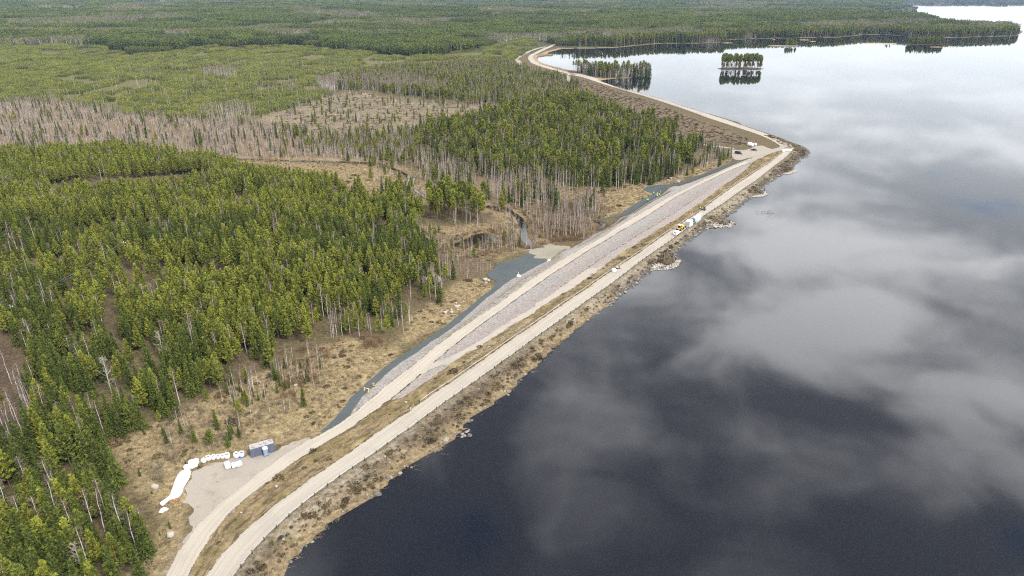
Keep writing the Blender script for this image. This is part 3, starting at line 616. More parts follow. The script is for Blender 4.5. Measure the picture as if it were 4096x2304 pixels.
def leafmat(name, dark, lite, var=.3, trans=.25):
    m = bpy.data.materials.new(name); m.use_nodes = True; t = NT(m.node_tree); t.n.clear(); o = t.new('ShaderNodeOutputMaterial')
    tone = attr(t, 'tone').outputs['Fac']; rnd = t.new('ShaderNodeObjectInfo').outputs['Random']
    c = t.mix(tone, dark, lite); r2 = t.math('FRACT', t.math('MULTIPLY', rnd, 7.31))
    c = t.mix(rnd, t.mix(1, c, (1-var, 1-var*.9, 1-var*.6), 'MULTIPLY'), t.mix(1, c, (1+var, 1+var*.85, 1+var*.2), 'MULTIPLY'))
    c = t.mix(t.math('MULTIPLY', r2, .2), c, t.mix(1, c, (1.25, 1.0, .7), 'MULTIPLY'))
    df = t.new('ShaderNodeBsdfDiffuse'); t.l.new(c, df.inputs[0])
    if trans:
        tr = t.new('ShaderNodeBsdfTranslucent'); t.l.new(c, tr.inputs[0]); ms = t.new('ShaderNodeMixShader'); ms.inputs[0].default_value = trans
        t.l.new(df.outputs[0], ms.inputs[1]); t.l.new(tr.outputs[0], ms.inputs[2]); t.l.new(ms.outputs[0], o.inputs[0])
    else: t.l.new(df.outputs[0], o.inputs[0])
    return m
def barkmat(name, low, high, zs):
    m, t, b = mat(name, .9, .1); co = objco(t); sp = t.new('ShaderNodeSeparateXYZ'); t.l.new(co, sp.inputs[0]); n = t.noise(t.scalev(co, (6, 6, 1.5)), 1, 3)
    c = t.mix(t.ramp(sp.outputs[2], zs[0], zs[1]), low, high); c = t.mix(t.ramp(n, .5, .7), c, t.mix(1, c, (.45, .43, .42), 'MULTIPLY')); t.l.new(c, b.inputs['Base Color']); return m
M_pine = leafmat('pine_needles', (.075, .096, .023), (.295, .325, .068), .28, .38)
M_farpine = leafmat('far_pine_needles', (.034, .050, .020), (.115, .140, .046), .22)
M_young = leafmat('young_pine_needles', (.075, .098, .026), (.225, .25, .066), .34)
M_spruce = leafmat('spruce_needles', (.036, .055, .016), (.15, .185, .048), .26, .33)
M_twig = leafmat('birch_twigs', (.105, .078, .070), (.205, .160, .143), .18, 0)
M_bush = leafmat('willow_twigs', (.105, .073, .048), (.20, .14, .085), .2, 0)
M_greybush = leafmat('grey_twigs', (.11, .09, .065), (.22, .19, .14), .15, 0)
M_deadw = leafmat('bare_grey_wood', (.26, .235, .20), (.40, .37, .33), .08, 0)
M_heath = leafmat('heather', (.055, .043, .032), (.125, .10, .064), .4, .1)
M_dry = leafmat('dry_grass', (.165, .128, .076), (.31, .25, .158), .2, .15)
M_pbark = barkmat('pine_bark', (.12, .09, .07), (.30, .16, .075), (3, 8)); M_sbark = barkmat('spruce_bark', (.08, .062, .05), (.10, .075, .06), (2, 6)); M_bbark = barkmat('birch_bark', (.34, .31, .28), (.50, .47, .43), (1, 3))

def pine(seed, h=11, cb=.28, R=1.75, tall=False):
    global RG; RG = np.random.default_rng(seed); T = TM(); lean = RG.normal(size=2)*.15
    ax = lambda z: np.array([lean[0]*(z/h)**2, lean[1]*(z/h)**2, z])
    zs = np.linspace(0, h, 7); r0 = .011*h; T.tube([ax(z) for z in zs], [r0*(1-z/h)**.8+.015 for z in zs], 0, 5)
    z = cb*h; C = []; D = []; S = []; TN = []; A = []; B = []
    while z < h*.985:
        u = (z-cb*h)/(h*(1-cb)); prof = (math.sqrt(max(0, 1-(1.6*u-.6)**2)) if tall else min(1, .66+1.7*u)*(1-u)**.86)
        n = RG.integers(4, 7) if not tall else RG.integers(3, 6); a0 = RG.random()*6.28
        for i in range(n):
            L = R*prof*RG.uniform(.65, 1.2)+.18; a = a0+6.283*i/n+RG.normal()*.25; el = math.radians(RG.uniform(5, 25)+30*u); d = np.array([math.cos(a)*math.cos(el), math.sin(a)*math.cos(el), math.sin(el)])
            p0 = ax(z); A.append(p0); B.append(p0+d*L); k = max(1, int(L/.42)); tn = RG.uniform(0, .75)
            for j in range(k):
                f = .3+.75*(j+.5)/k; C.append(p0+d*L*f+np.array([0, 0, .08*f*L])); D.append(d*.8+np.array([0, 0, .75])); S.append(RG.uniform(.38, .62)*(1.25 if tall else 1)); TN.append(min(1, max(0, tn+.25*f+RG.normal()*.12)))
        z += RG.uniform(.42, .62)*(1.15 if tall else 1)
    C.append(ax(h*.99)); D.append([0, 0, 2]); S.append(.5); TN.append(.9)
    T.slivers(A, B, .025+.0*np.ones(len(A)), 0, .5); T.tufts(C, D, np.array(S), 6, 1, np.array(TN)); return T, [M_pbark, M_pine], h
def spruce(seed, h=12, R=1.7, cb=.06):
    global RG; RG = np.random.default_rng(seed); T = TM(); zs = np.linspace(0, h, 5); T.tube([(0, 0, z) for z in zs], [.012*h*(1-z/h)+.012 for z in zs], 0, 5)
    z = cb*h+.2; C = []; D = []; S = []; TN = []
    while z < h*.985:
        u = z/h; prof = (1-u)**.88; n = RG.integers(5, 8); a0 = RG.random()*6.28
        for i in range(n):
            L = R*prof*RG.uniform(.72, 1.15)+.1; a = a0+6.283*i/n+RG.normal()*.2; el = math.radians(-22+45*u+RG.normal()*5); d = np.array([math.cos(a)*math.cos(el), math.sin(a)*math.cos(el), math.sin(el)]); k = max(1, int(L/.4)); tn = RG.uniform(0, .7)
            for j in range(k):
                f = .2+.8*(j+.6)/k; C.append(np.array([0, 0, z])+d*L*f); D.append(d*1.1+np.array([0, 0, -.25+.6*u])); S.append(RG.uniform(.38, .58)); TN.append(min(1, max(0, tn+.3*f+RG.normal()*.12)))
        z += RG.uniform(.40, .55)
    C.append([0, 0, h*.985]); D.append([0, 0, 2]); S.append(.55); TN.append(.8); T.tufts(C, D, np.array(S), 4, 1, np.array(TN)); return T, [M_sbark, M_spruce], h
def birch(seed, h=13, R=1.35, dense=1.):
    global RG; RG = np.random.default_rng(seed); T = TM(); lean = RG.normal(size=2)*.35; ax = lambda z: np.array([lean[0]*(z/h)**1.6, lean[1]*(z/h)**1.6, z]); zs = np.linspace(0, h*.97, 8)
    T.tube([ax(z)+np.r_[RG.normal(size=2)*.05, 0]*(z > 0) for z in zs], [.0095*h*(1-z/h)+.025 for z in zs], 0, 5); A = []; B = []; W = []
    for _ in range(int(46*dense)):
        z = h*RG.uniform(.38, .97); u = z/h; L = R*(1.15-.75*abs(u-.62)/.4)*RG.uniform(.6, 1.15); L = max(L, .35); a = RG.random()*6.283; el = math.radians(RG.uniform(35, 68)); d = np.array([math.cos(a)*math.cos(el), math.sin(a)*math.cos(el), math.sin(el)]); p = ax(z); q = p+d*L*1.25; A.append(p); B.append(q); W.append(.022)
        for _k in range(5):
            f = RG.uniform(.25, 1); s_ = p+(q-p)*f; d2 = d+RG.normal(size=3)*.55; d2 /= np.linalg.norm(d2); A.append(s_); B.append(s_+d2*RG.uniform(.4, .9)); W.append(.03)
    T.slivers(A, B, np.array(W), 1, RG.random(len(A))); return T, [M_bbark, M_twig], h
def bush(seed, h=2.6, m=None, R=1.3, n=26):
    global RG; RG = np.random.default_rng(seed); T = TM(); A = []; B = []; W = []
    for _ in range(n):
        a = RG.random()*6.283; el = math.radians(RG.uniform(40, 86)); d = np.array([math.cos(a)*math.cos(el), math.sin(a)*math.cos(el), math.sin(el)]); p = np.r_[RG.normal(size=2)*R*.28, 0]; q = p+d*h*RG.uniform(.6, 1.05); A.append(p); B.append(q); W.append(.025)
        for _k in range(6):
            f = RG.uniform(.25, 1); s_ = p+(q-p)*f; d2 = d+RG.normal(size=3)*.5; d2 /= np.linalg.norm(d2); A.append(s_); B.append(s_+d2*RG.uniform(.35, .8)); W.append(.03)
    T.slivers(A, B, np.array(W), 0, RG.random(len(A))); return T, [m or M_bush], h
def deadtree(seed, h=13, R=3.0):
    global RG; RG = np.random.default_rng(seed); T = TM(); zs = np.linspace(0, h, 8); T.tube([(RG.normal()*.08, RG.normal()*.08, z) for z in zs], [.2*(1-z/h)**.8+.03 for z in zs], 0, 6); T2 = T
    for _ in range(34):
        z = h*RG.uniform(.25, .95); u = z/h; L = R*(1-.75*abs(u-.5)/.5)*RG.uniform(.6, 1.1); a = RG.random()*6.283; el = math.radians(RG.uniform(15, 45)); d = np.array([math.cos(a)*math.cos(el), math.sin(a)*math.cos(el), math.sin(el)]); p = np.array([0, 0, z]); q = p+d*L+np.array([0, 0, .25*L])
        T.tube([p, (p+q)/2-np.array([0, 0, .1*L]), q], [.06, .045, .02], 1, 3); A = []; B = []
        for _k in range(5):
            f = RG.uniform(.3, 1); s_ = p+(q-p)*f; d2 = d+RG.normal(size=3)*.6+np.array([0, 0, .4]); d2 /= np.linalg.norm(d2); A.append(s_); B.append(s_+d2*RG.uniform(.4, 1.1))
        T.slivers(A, B, .035, 1, RG.random(5))
    return T, [M_deadw, M_deadw], h
def heather(seed):
    global RG; RG = np.random.default_rng(seed); T = TM(); n = 60; r = 1.1*np.sqrt(RG.random(n)); a = RG.random(n)*6.283; z = .42*(1-(r/1.2)**2)*RG.uniform(.4, 1, n); T.tufts(np.c_[r*np.cos(a), r*np.sin(a), z], np.tile([0, 0, .8], (n, 1)), RG.uniform(.22, .4, n), 3, 0, RG.random(n)); return T, [M_heath], 1
def grass(seed, n=46, R=.95):
    global RG; RG = np.random.default_rng(seed); T = TM(); r = R*np.sqrt(RG.random(n)); a = RG.random(n)*6.283; A = np.c_[r*np.cos(a), r*np.sin(a), np.zeros(n)-.03]; lean = RG.normal(size=2)*.25; B = A+np.c_[RG.normal(size=n)*.22+lean[0], RG.normal(size=n)*.22+lean[1], RG.uniform(.2, .55, n)]; T.slivers(A, B, .05, 0, RG.random(n)); return T, [M_dry], 1
def brush(seed):
    global RG; RG = np.random.default_rng(seed); T = TM(); n = 40; A = np.c_[RG.normal(size=(n, 2))*1.2, RG.uniform(.02, .3, n)]; an = RG.normal(size=n)*.7+.5; L = RG.uniform(.8, 2.6, n); B = A+np.c_[np.cos(an)*L, np.sin(an)*L, RG.uniform(-.1, .3, n)]; T.slivers(A, B, .045, 0, RG.random(n)); return T, [M_greybush], 1
def rock(seed, n=2):
    r = np.random.default_rng(seed); bm = bmesh.new(); bmesh.ops.create_icosphere(bm, subdivisions=n, radius=1); pl = [(lambda v: v/np.linalg.norm(v))(r.normal(size=3)) for _ in range(9)]; hs = r.uniform(.55, .9, 9)
    for v in bm.verts:
        p = np.array(v.co[:])
        for q, hh in zip(pl, hs):
            k = p@q
            if k > hh: p = p-q*(k-hh)
        p = p*(1+.05*r.normal()); v.co = Vector(p*np.array([1, .8, .62]))
    me = bpy.data.meshes.new('boulder'); bm.to_mesh(me); bm.free(); return me
PR = {}
def proto(kind, lst):
    PR[kind] = []
    for T, mats_, h in lst:
        k = len(mats_); full = T.mesh(kind, mats_); o = bpy.data.objects.new(kind+'_source', full)
        parts = (T.mesh('trunk', mats_[:1], 0), T.mesh('crown', mats_[1:2], 1)) if k == 2 else None
        PR[kind].append((o, parts, h, full))
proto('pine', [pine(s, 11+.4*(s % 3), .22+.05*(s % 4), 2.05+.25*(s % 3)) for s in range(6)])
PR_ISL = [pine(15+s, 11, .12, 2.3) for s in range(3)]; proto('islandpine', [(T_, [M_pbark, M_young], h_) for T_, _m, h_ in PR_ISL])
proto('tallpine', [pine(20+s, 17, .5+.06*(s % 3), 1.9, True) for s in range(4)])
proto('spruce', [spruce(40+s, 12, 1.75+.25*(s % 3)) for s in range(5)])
proto('birch', [birch(60+s, 13, 1.15+.2*(s % 3)) for s in range(6)])
proto('bush', [bush(80+s) for s in range(3)]); proto('greybush', [bush(90+s, 3.2, M_greybush, 1.1) for s in range(2)])
proto('heather', [heather(100+s) for s in range(4)]); proto('grass', [grass(110+s) for s in range(4)]); proto('brush', [brush(120+s) for s in range(4)])
M_rock = simple('granite', (.20, .185, .165), .9, .15, .3, 1.2); M_rockd = simple('grey_granite', (.105, .098, .09), .9, .15, .35, 1.4); M_rockp = simple('pale_granite', (.29, .265, .23), .9, .15, .2, 1.0)
ROCKS = [rock(s) for s in range(5)]
PR['stone'] = []
for r_ in ROCKS:
    me = r_.copy(); me.materials.append(M_rockd); PR['stone'].append((bpy.data.objects.new('stone_source', me), None, 1, me))
PR['palestone'] = []
for r_ in ROCKS:
    me = r_.copy(); me.materials.append(M_rock); PR['palestone'].append((bpy.data.objects.new('stone_source', me), None, 1, me))

PR['spitstone'] = []
for r_ in ROCKS:
    me = r_.copy(); me.materials.append(M_rockp); PR['spitstone'].append((bpy.data.objects.new('stone_source', me), None, 1, me))
# geometry-nodes scatter: one object of many
def scatter(name, pos, rot, scl, idx, protos, label=None):
    c = bpy.data.collections.new(name+'_sources')
    for i, o in enumerate(protos): 
        o2 = bpy.data.objects.new('%s_%02d' % (name, i), o.data); c.objects.link(o2)
    me = bpy.data.meshes.new(name); me.vertices.add(len(pos)); me.vertices.foreach_set('co', np.asarray(pos, np.float32).ravel())
    vattr(me, 'rot', rot, 'FLOAT'); vattr(me, 'idx', idx, 'INT')
    scl = np.asarray(scl, np.float32); scl = np.repeat(scl[:, None], 3, 1) if scl.ndim == 1 else scl
    a = me.attributes.new('scl', 'FLOAT_VECTOR', 'POINT'); a.data.foreach_set('vector', scl.ravel()); me.update()
    o = put(name, me); g = bpy.data.node_groups.new(name, 'GeometryNodeTree'); g.interface.new_socket('Geometry', in_out='INPUT', socket_type='NodeSocketGeometry'); g.interface.new_socket('Geometry', in_out='OUTPUT', socket_type='NodeSocketGeometry')
    N = g.nodes; L = g.links; gi = N.new('NodeGroupInput'); go = N.new('NodeGroupOutput'); ip = N.new('GeometryNodeInstanceOnPoints'); ci = N.new('GeometryNodeCollectionInfo')
    ci.inputs['Collection'].default_value = c; ci.inputs['Separate Children'].default_value = True; ci.inputs['Reset Children'].default_value = True; ip.inputs['Pick Instance'].default_value = True
    def na(nm, dt): n = N.new('GeometryNodeInputNamedAttribute'); n.data_type = dt; n.inputs['Name'].default_value = nm; return n.outputs['Attribute']
    cx = N.new('ShaderNodeCombineXYZ'); L.new(na('rot', 'FLOAT'), cx.inputs[2]); er = N.new('FunctionNodeEulerToRotation'); L.new(cx.outputs[0], er.inputs[0]); L.new(er.outputs[0], ip.inputs['Rotation'])
    L.new(na('scl', 'FLOAT_VECTOR'), ip.inputs['Scale']); L.new(na('idx', 'INT'), ip.inputs['Instance Index'])
    L.new(gi.outputs[0], ip.inputs['Points']); L.new(ci.outputs[0], ip.inputs['Instance']); L.new(ip.outputs[0], go.inputs[0])
    md = o.modifiers.new('scatter', 'NODES'); md.node_group = g; tag(o, label, kind='stuff'); return o

# ------------------------------------------------------------------ where everything grows
def jitgrid(x0, x1, y0, y1, s):
    X, Y = np.meshgrid(np.arange(x0, x1, s), np.arange(y0, y1, s)); P = np.stack([X.ravel(), Y.ravel()], 1); return P+rng.uniform(-.48, .48, P.shape)*s
BLOCK = [np.vstack([wSL[:, :2], wS1[::-1][:, :2]]), np.vstack([w2L[:, :2]+[-4, -2], wS2[:14][::-1][:, :2]]), lift(LOT, z_low), unp(JUNC, 1.9), unp(PAD, 1.9)]+[w for w in wBR]
lotx = np.vstack([wLL[:, :2], [wSL[0, :2]], lift(fx(('A', [(1656, -40), (1290, 40), (1000, 60), (780, 150), (500, 200), (300, 330), (100, 600), (60, 800), (300, 900), (250, 1300), (100, 1500), (-150, 2050)])), z_low)[:, :2]])
BLOCK.append(lotx)
tracks = [ground_px(p) for p in (TRACK2, TRACK3, TRACK4, TRACK5)]
def free(P):
    ok = ~pinp(P, LAKE)
    for b in BLOCK: ok &= ~pinp(P, np.asarray(b))
    for tr in tracks: ok &= dpoly(P, tr)[0] > 3.2
    for w_ in wBR: ok &= dpoly(P, np.vstack([w_, w_[:1]]))[0] > 2.2
    return ok
Dp = lambda P3: (lambda q: (q[0]*.628906, q[1]))(proj(P3))
S1 = [(-500,405),(0,400),(300,390),(450,398),(590,425),(640,450),(700,456),(850,472),(930,500),(965,488),(1030,500),(1060,535),(1075,580),(1100,655),(1150,700),(1100,760),(1040,800),(985,860),(880,845),(800,858),(740,885),(700,925),(600,955),(520,1010),(450,1040),(330,1100),(255,1120),(300,1200),(350,1330),(395,1385),(370,1449),(330,1750),(-500,1750)]
S1GAP = [[(120,468),(300,452),(520,436),(548,460),(420,484),(250,500),(135,494)], [(-80,840),(60,860),(85,1000),(70,1140),(-80,1160)], [(265,770),(310,775),(312,860),(280,870),(262,830)], [(150,745),(205,750),(200,790),(150,800)], [(0,850),(70,855),(80,890),(0,890)]]
S1R = [(960,800),(1000,770),(1100,660),(1160,700),(1110,770),(1050,800),(1000,870),(880,850),(800,860),(760,800)]
STANDS = [  # polygon (display px of tree bases), density per ha, {kind: share}, height range
    ('S1', S1, 1300, dict(pine=.73, spruce=.18, birch=.09), (7.5, 14.5)),
    ('S1R', S1R, 1200, dict(pine=.22, birch=.66, spruce=.12), (7, 11)),
    ('S1E', [(300,1110),(450,1050),(560,980),(640,960),(760,920),(800,860),(880,870),(800,1000),(700,1060),(620,1120),(540,1130),(420,1200),(330,1200)], 800, dict(birch=.42, spruce=.2, pine=.12, greybush=.12, bush=.14), (2.5, 9)),
    ('S2', Z['birch'][0], 760, dict(birch=.80, spruce=.07, pine=.03, bush=.10), (5, 11.5)),
    ('S2b', [(700,330),(860,345),(1050,330),(1060,410),(960,430),(900,415)], 900, dict(birch=.55, pine=.3, spruce=.15), (6, 11)),
    ('S5', Z['straw'][5], 420, dict(birch=.70, spruce=.06, pine=.10, greybush=.14), (3, 10)),
    ('S6', [(830,212),(900,188),(1000,176),(1150,168),(1280,160),(1330,185),(1425,200),(1440,235),(1480,255),(1500,275),(1300,275),(1250,268),(1100,250),(1000,240),(940,225),(870,230)], 950, dict(birch=.44, pine=.38, spruce=.18), (7, 14)),
    ('S6w', [(930,205),(1000,195),(1080,215),(1130,240),(1000,235),(900,225),(830,230),(790,215)], 900, dict(birch=1.), (10, 13)),
    ('S7', [(1050,345),(1180,315),(1290,285),(1480,260),(1520,280),(1600,310),(1700,362),(1725,372),(1700,415),(1640,440),(1560,465),(1450,475),(1300,455),(1200,440),(1080,410)], 1080, dict(spruce=.46, pine=.27, tallpine=.05, birch=.22), (9, 17)),
    ('S7f', [(1440,470),(1560,460),(1640,440),(1720,400),(1750,420),(1700,440),(1640,460),(1560,480),(1480,490)], 700, dict(birch=.75, spruce=.2, pine=.05), (10, 16)),
    ('S7e', [(1700,365),(1760,372),(1800,380),(1840,393),(1780,420),(1700,450),(1640,470),(1620,460),(1700,410)], 1000, dict(birch=.62, spruce=.33, pine=.05), (4, 9)),
    ('S8', [(1040,400),(1250,450),(1440,480),(1490,490),(1470,560),(1360,520),(1300,530),(1230,530),(1150,500),(1060,450)], 900, dict(birch=.83, spruce=.1, pine=.07), (9, 14)),
    ('S8b', [(1330,520),(1480,500),(1540,520),(1490,590),(1450,612),(1350,610),(1320,570)], 2066, dict(birch=.5, bush=.5), (5, 10)),
    ('S8s', [(1500,470),(1640,450),(1640,480),(1560,540),(1500,560)], 700, dict(birch=.5, bush=.45, spruce=.05), (3, 8)),
    ('S9', [(1075,520),(1130,515),(1220,530),(1215,575),(1150,570),(1085,560)], 700, dict(tallpine=.55, pine=.25, birch=.2), (11, 15)),
    ('S9b', [(1090,585),(1140,590),(1300,600),(1250,640),(1230,680),(1180,690),(1120,660)], 1900, dict(birch=.58, pine=.07, bush=.35), (4, 9)),
    ('S9c', [(930,430),(1000,440),(1060,480),(1040,520),(960,500)], 260, dict(birch=.5, pine=.5), (8, 12)),
    ('S1L', [(-80, 840), (60, 860), (85, 1000), (70, 1140), (-80, 1160)], 330, dict(birch=.75, spruce=.15, pine=.1), (8, 14)),
    ('L', [(600,1105),(560,1140),(530,1110),(560,1085),(620,1090)], 1500, dict(spruce=1.), (3, 6)),
]
def pick(n, share):
    ks = list(share); p = np.array([share[k] for k in ks]); return np.array(ks)[rng.choice(len(ks), n, p=p/p.sum())]
TREES = {}
CAND = jitgrid(-520, 760, 40, 1120, 2.3); CAND = CAND[free(CAND)]; zc = zt(CAND[:, 0], CAND[:, 1]); Dc, wc = Dp(np.c_[CAND, zc]); okv = wc > 25
cand_ha = 1e4/2.3**2; ppm = .629*2731/np.maximum(wc, 30); DJ = Dc+np.stack([(N2.fbm(CAND[:, 0]/11, CAND[:, 1]/11, 3)-.5)*44*ppm, (N3.fbm(CAND[:, 0]/11+9, CAND[:, 1]/11, 3)-.5)*30*ppm*np.clip(110/np.maximum(CAND[:, 1], 60), .12, .6)], 1); gapn = N1.fbm(CAND[:, 0]/17+40, CAND[:, 1]/17, 3); taken = np.zeros(len(CAND), bool)
for nm, poly, den_, share, hr in STANDS:
    m = pinp(DJ if nm not in ('L', 'S9', 'S6w') else Dc, np.array(poly)) & okv & ~taken
    if nm not in ('L', 'S8b'): m &= rng.random(len(CAND)) < np.clip((gapn-.27)*5, .15, 1.15)
    if nm in ('S1', 'S1R', 'S9'): m &= pinp(Dc, np.array(poly))
    if nm == 'S1':
        for gpoly in S1GAP: m &= ~pinp(Dc, np.array(gpoly))
        m &= ~pinp(Dc, np.array(S1R))
        th = N3.fbm(CAND[:, 0]/30, CAND[:, 1]/30, 3); m &= (rng.random(len(CAND)) < np.clip(1.5-1.6*np.abs(th-.5)*3*(th < .42), .25, 1))
    m &= rng.random(len(CAND)) < den_/cand_ha
    if nm != 'S1R': taken |= m
    P = CAND[m]; K = pick(len(P), share)
    if nm == 'S1':                     # spruce and pine keep to their own groups
        q = N1.fbm(P[:, 0]/38+5, P[:, 1]/38, 3); far_ = P[:, 1] > 330
        K = np.where((q > .53) & (K == 'pine') & (rng.random(len(P)) < .75), 'spruce', K); K = np.where((q < .5) & (K == 'spruce') & (rng.random(len(P)) < .7), 'pine', K); K = np.where(far_ & (K == 'spruce') & (rng.random(len(P)) < .7), 'pine', K)
    hh = hr[0]+(hr[1]-hr[0])*(.55*N2.fbm(P[:, 0]/40, P[:, 1]/40, 2)+.45*rng.random(len(P)))
    for k in set(K.tolist()):
        s = K == k; TREES.setdefault(k, []).append(np.c_[P[s], zt(P[s, 0], P[s, 1])-.05, hh[s]*(1.3 if k == 'tallpine' else .33 if 'bush' in k else 1.08 if k == 'birch' else 1)])
# open brown gap with bare birches on the left edge, and the taller pines standing out of the young wood
def at_px(crop, pts): return np.vstack([ground_px(fx((crop, pts)))])
def addt(kind, P, hs): TREES.setdefault(kind, []).append(np.c_[P, hs])
q = at_px('R1', [(190,275),(240,300),(110,520),(70,500),(60,620),(40,560),(215,215),(340,330),(280,440),(180,460),(250,940),(295,960),(430,960),(460,1135),(230,1240),(100,1090),(570,1240),(760,1150),(640,600),(660,1449),(920,1260),(1000,1320)]); addt('birch', q, rng.uniform(12, 15, len(q)))
q = at_px('RF', [(1945,690),(2060,640),(2105,630),(2180,490),(2330,665),(2020,650),(560,1000)]); addt('tallpine', q, np.array([17, 15, 17, 15, 15, 15, 13.]))
q = at_px('RB', [(1500,1050),(1560,1080),(1530,1130),(1590,1120),(1620,1130),(1500,1130)]); addt('spruce', q, np.array([15, 16, 15, 16, 14, 14.]))
# islands and the birch peninsula
def on_islet(i, n, k, lo, hi, yw=.7, x0=-.92, x1=.92):
    c, rx, a = ISL[i]; X = rng.uniform(x0, x1, n)*rx; Y = rng.uniform(-yw, yw, n)*10*np.sqrt(np.clip(1-(X/rx)**2, 0, 1)); addt(k, np.c_[c[0]+X*math.cos(a)-Y*math.sin(a), c[1]+X*math.sin(a)+Y*math.cos(a), np.full(n, c[2]+.6)], rng.uniform(lo, hi, n))
on_islet(0, 58, 'tallpine', 17, 22, .9); on_islet(0, 26, 'pine', 8, 14, .9); on_islet(0, 14, 'birch', 10, 16); on_islet(0, 30, 'bush', 1.5, 2.6, 1.)
on_islet(1, 14, 'pine', 11, 16, .5, .0, .9); on_islet(2, 5, 'pine', 6, 9, .5, .25, .6); on_islet(3, 110, 'islandpine', 12, 18, .9, -.75, .88); on_islet(3, 40, 'bush', 2, 3, .9)
pen = unp(fx(('R6', [(760,372),(880,405),(980,430),(1130,422),(1380,414),(1400,405),(1340,397),(1100,386),(900,377)])))[:, :2]
P = jitgrid(pen[:, 0].min(), pen[:, 0].max(), pen[:, 1].min(), pen[:, 1].max(), 2.9); P = P[pinp(P, pen)]; P = P[rng.random(len(P)) < .62]; K = pick(len(P), dict(birch=.62, spruce=.24, tallpine=.14)); rx_ = (P[:, 0]-pen[:, 0].min())/np.ptp(pen[:, 0])
for k in set(K.tolist()):
    s = K == k; addt(k, np.c_[P[s], np.maximum(zt(P[s, 0], P[s, 1]), .2)], rng.uniform(10, 15, s.sum())+4*rx_[s]+(3 if k == 'tallpine' else 0))
# low spruces on the small spits of the dam
q = at_px('E', [(1000,1190),(1125,1190),(1165,1220),(1090,1285),(1130,1250),(1000,1260),(1020,1190),(1750,740),(1790,790)]); addt('spruce', q, rng.uniform(1.6, 3.2, len(q)))
q = at_px('F', [(1152,768),(1048,745),(1405,525),(748,300),(770,305)]); addt('spruce', q, rng.uniform(1.8, 3, len(q)))
q = at_px('R2', [(380,150),(40,745),(105,140),(865,395),(220,1000),(700,570)]); addt('spruce', q, np.array([3, 2.6, 2.2, 1.2, 1., 1.3]))
q = at_px('A', [(210,960),(105,1030),(50,1210),(1275,1130),(20,600)]); addt('spruce', q, np.array([2.4, 1.3, 2.2, 1.6, 1.2]))
q = at_px('R2', [(350,830),(250,790),(300,700),(200,640),(420,500),(340,620),(570,470),(600,420)]); addt('greybush', q, np.array([4.5, 3.5, 3., 2.6, 2.4, 3, 2.2, 2]))
for pl, n, k, lo, hi in (([(690,960),(760,880),(800,870),(850,870),(800,960),(720,1010)], 60, 'bush', 1.4, 3.0), ([(880,845),(960,850),(980,880),(900,880)], 50, 'bush', 1.4, 2.4), ([(1370,560),(1470,560),(1470,605),(1390,612)], 160, 'bush', 1.8, 3.2), ([(1230,560),(1330,540),(1330,620),(1260,640)], 70, 'bush', 1.4, 2.6), ([(400,1030),(470,1020),(700,1060),(640,1100),(560,1130),(420,1180)], 130, 'greybush', 1.0, 2.4), ([(620,970),(760,900),(900,880),(900,960),(780,1040),(640,1060)], 110, 'greybush', .9, 2.2), ([(560,980),(700,930),(800,880),(820,940),(700,1000),(600,1040)], 40, 'spruce', 1.5, 4.5), ([(560,980),(700,930),(800,880),(820,940),(700,1000),(600,1040)], 45, 'birch', 4, 9)):
    pl = np.array(pl); u = np.stack([rng.uniform(pl[:, 0].min(), pl[:, 0].max(), n*4), rng.uniform(pl[:, 1].min(), pl[:, 1].max(), n*4)], 1); u = u[pinp(u, pl)][:n]; P = ground_px(u/.628906); P = P[free(P[:, :2])]; addt(k, P, rng.uniform(lo, hi, len(P)))
for w_, nb in zip(wBR, (170, 110, 50, 90, 130, 160)):
    q = w_[rng.integers(0, len(w_), nb*4), :2]*.5+w_[rng.integers(0, len(w_), nb*4), :2]*.0; a_ = rng.integers(0, len(w_), nb*4); f_ = rng.random((nb*4, 1)); q = w_[a_, :2]*(1-f_)+w_[(a_+1) % len(w_), :2]*f_+rng.normal(size=(nb*4, 2))*3.6
    q = q[free(q)][:nb]; kk = rng.random(len(q)); z3 = zt(q[:, 0], q[:, 1])
    addt('bush', np.c_[q, z3][kk < .7], rng.uniform(1.2, 2.8, (kk < .7).sum())); addt('birch', np.c_[q, z3][kk >= .82], rng.uniform(4, 9, (kk >= .82).sum())); addt('greybush', np.c_[q, z3][(kk >= .7) & (kk < .82)], rng.uniform(1, 2, ((kk >= .7) & (kk < .82)).sum()))
for k in TREES: TREES[k] = np.vstack(TREES[k])

LAB = dict(pine=('pine_tree', 'pine', 'young green pine with feathery crown in the dense wood beside the dam', 'pines of the wood beside the dam'),
           tallpine=('pine_tree', 'pine', 'tall pine with long bare reddish trunk standing above the younger wood', 'tall bare-stemmed pines'),
           spruce=('spruce_tree', 'spruce', 'dark green conical spruce standing among the wood beside the dam', 'spruces of the wood beside the dam'),
           birch=('birch_tree', 'birch', 'leafless birch with thin white trunk and purplish twigs near the dam', 'leafless birches near the dam'),
           islandpine=('pine_tree', 'pine', 'bright bushy pine on the wooded islet before the far lake shore', 'bushy pines of the far islet'),
           bush=('willow_bush', 'bush', 'leafless reddish brown willow bush on the dry grass below the dam', 'reddish brown willow bushes'),
           greybush=('grey_bush', 'bush', 'leafless grey twiggy bush on the straw coloured clearing', 'grey leafless bushes'))
STUFF = dict(islandpine='many_island_pines', pine='many_pine_trees', tallpine='many_tall_pine_trees', spruce='many_spruce_trees', birch='many_birch_trees', bush='many_willow_bushes', greybush='many_grey_bushes')
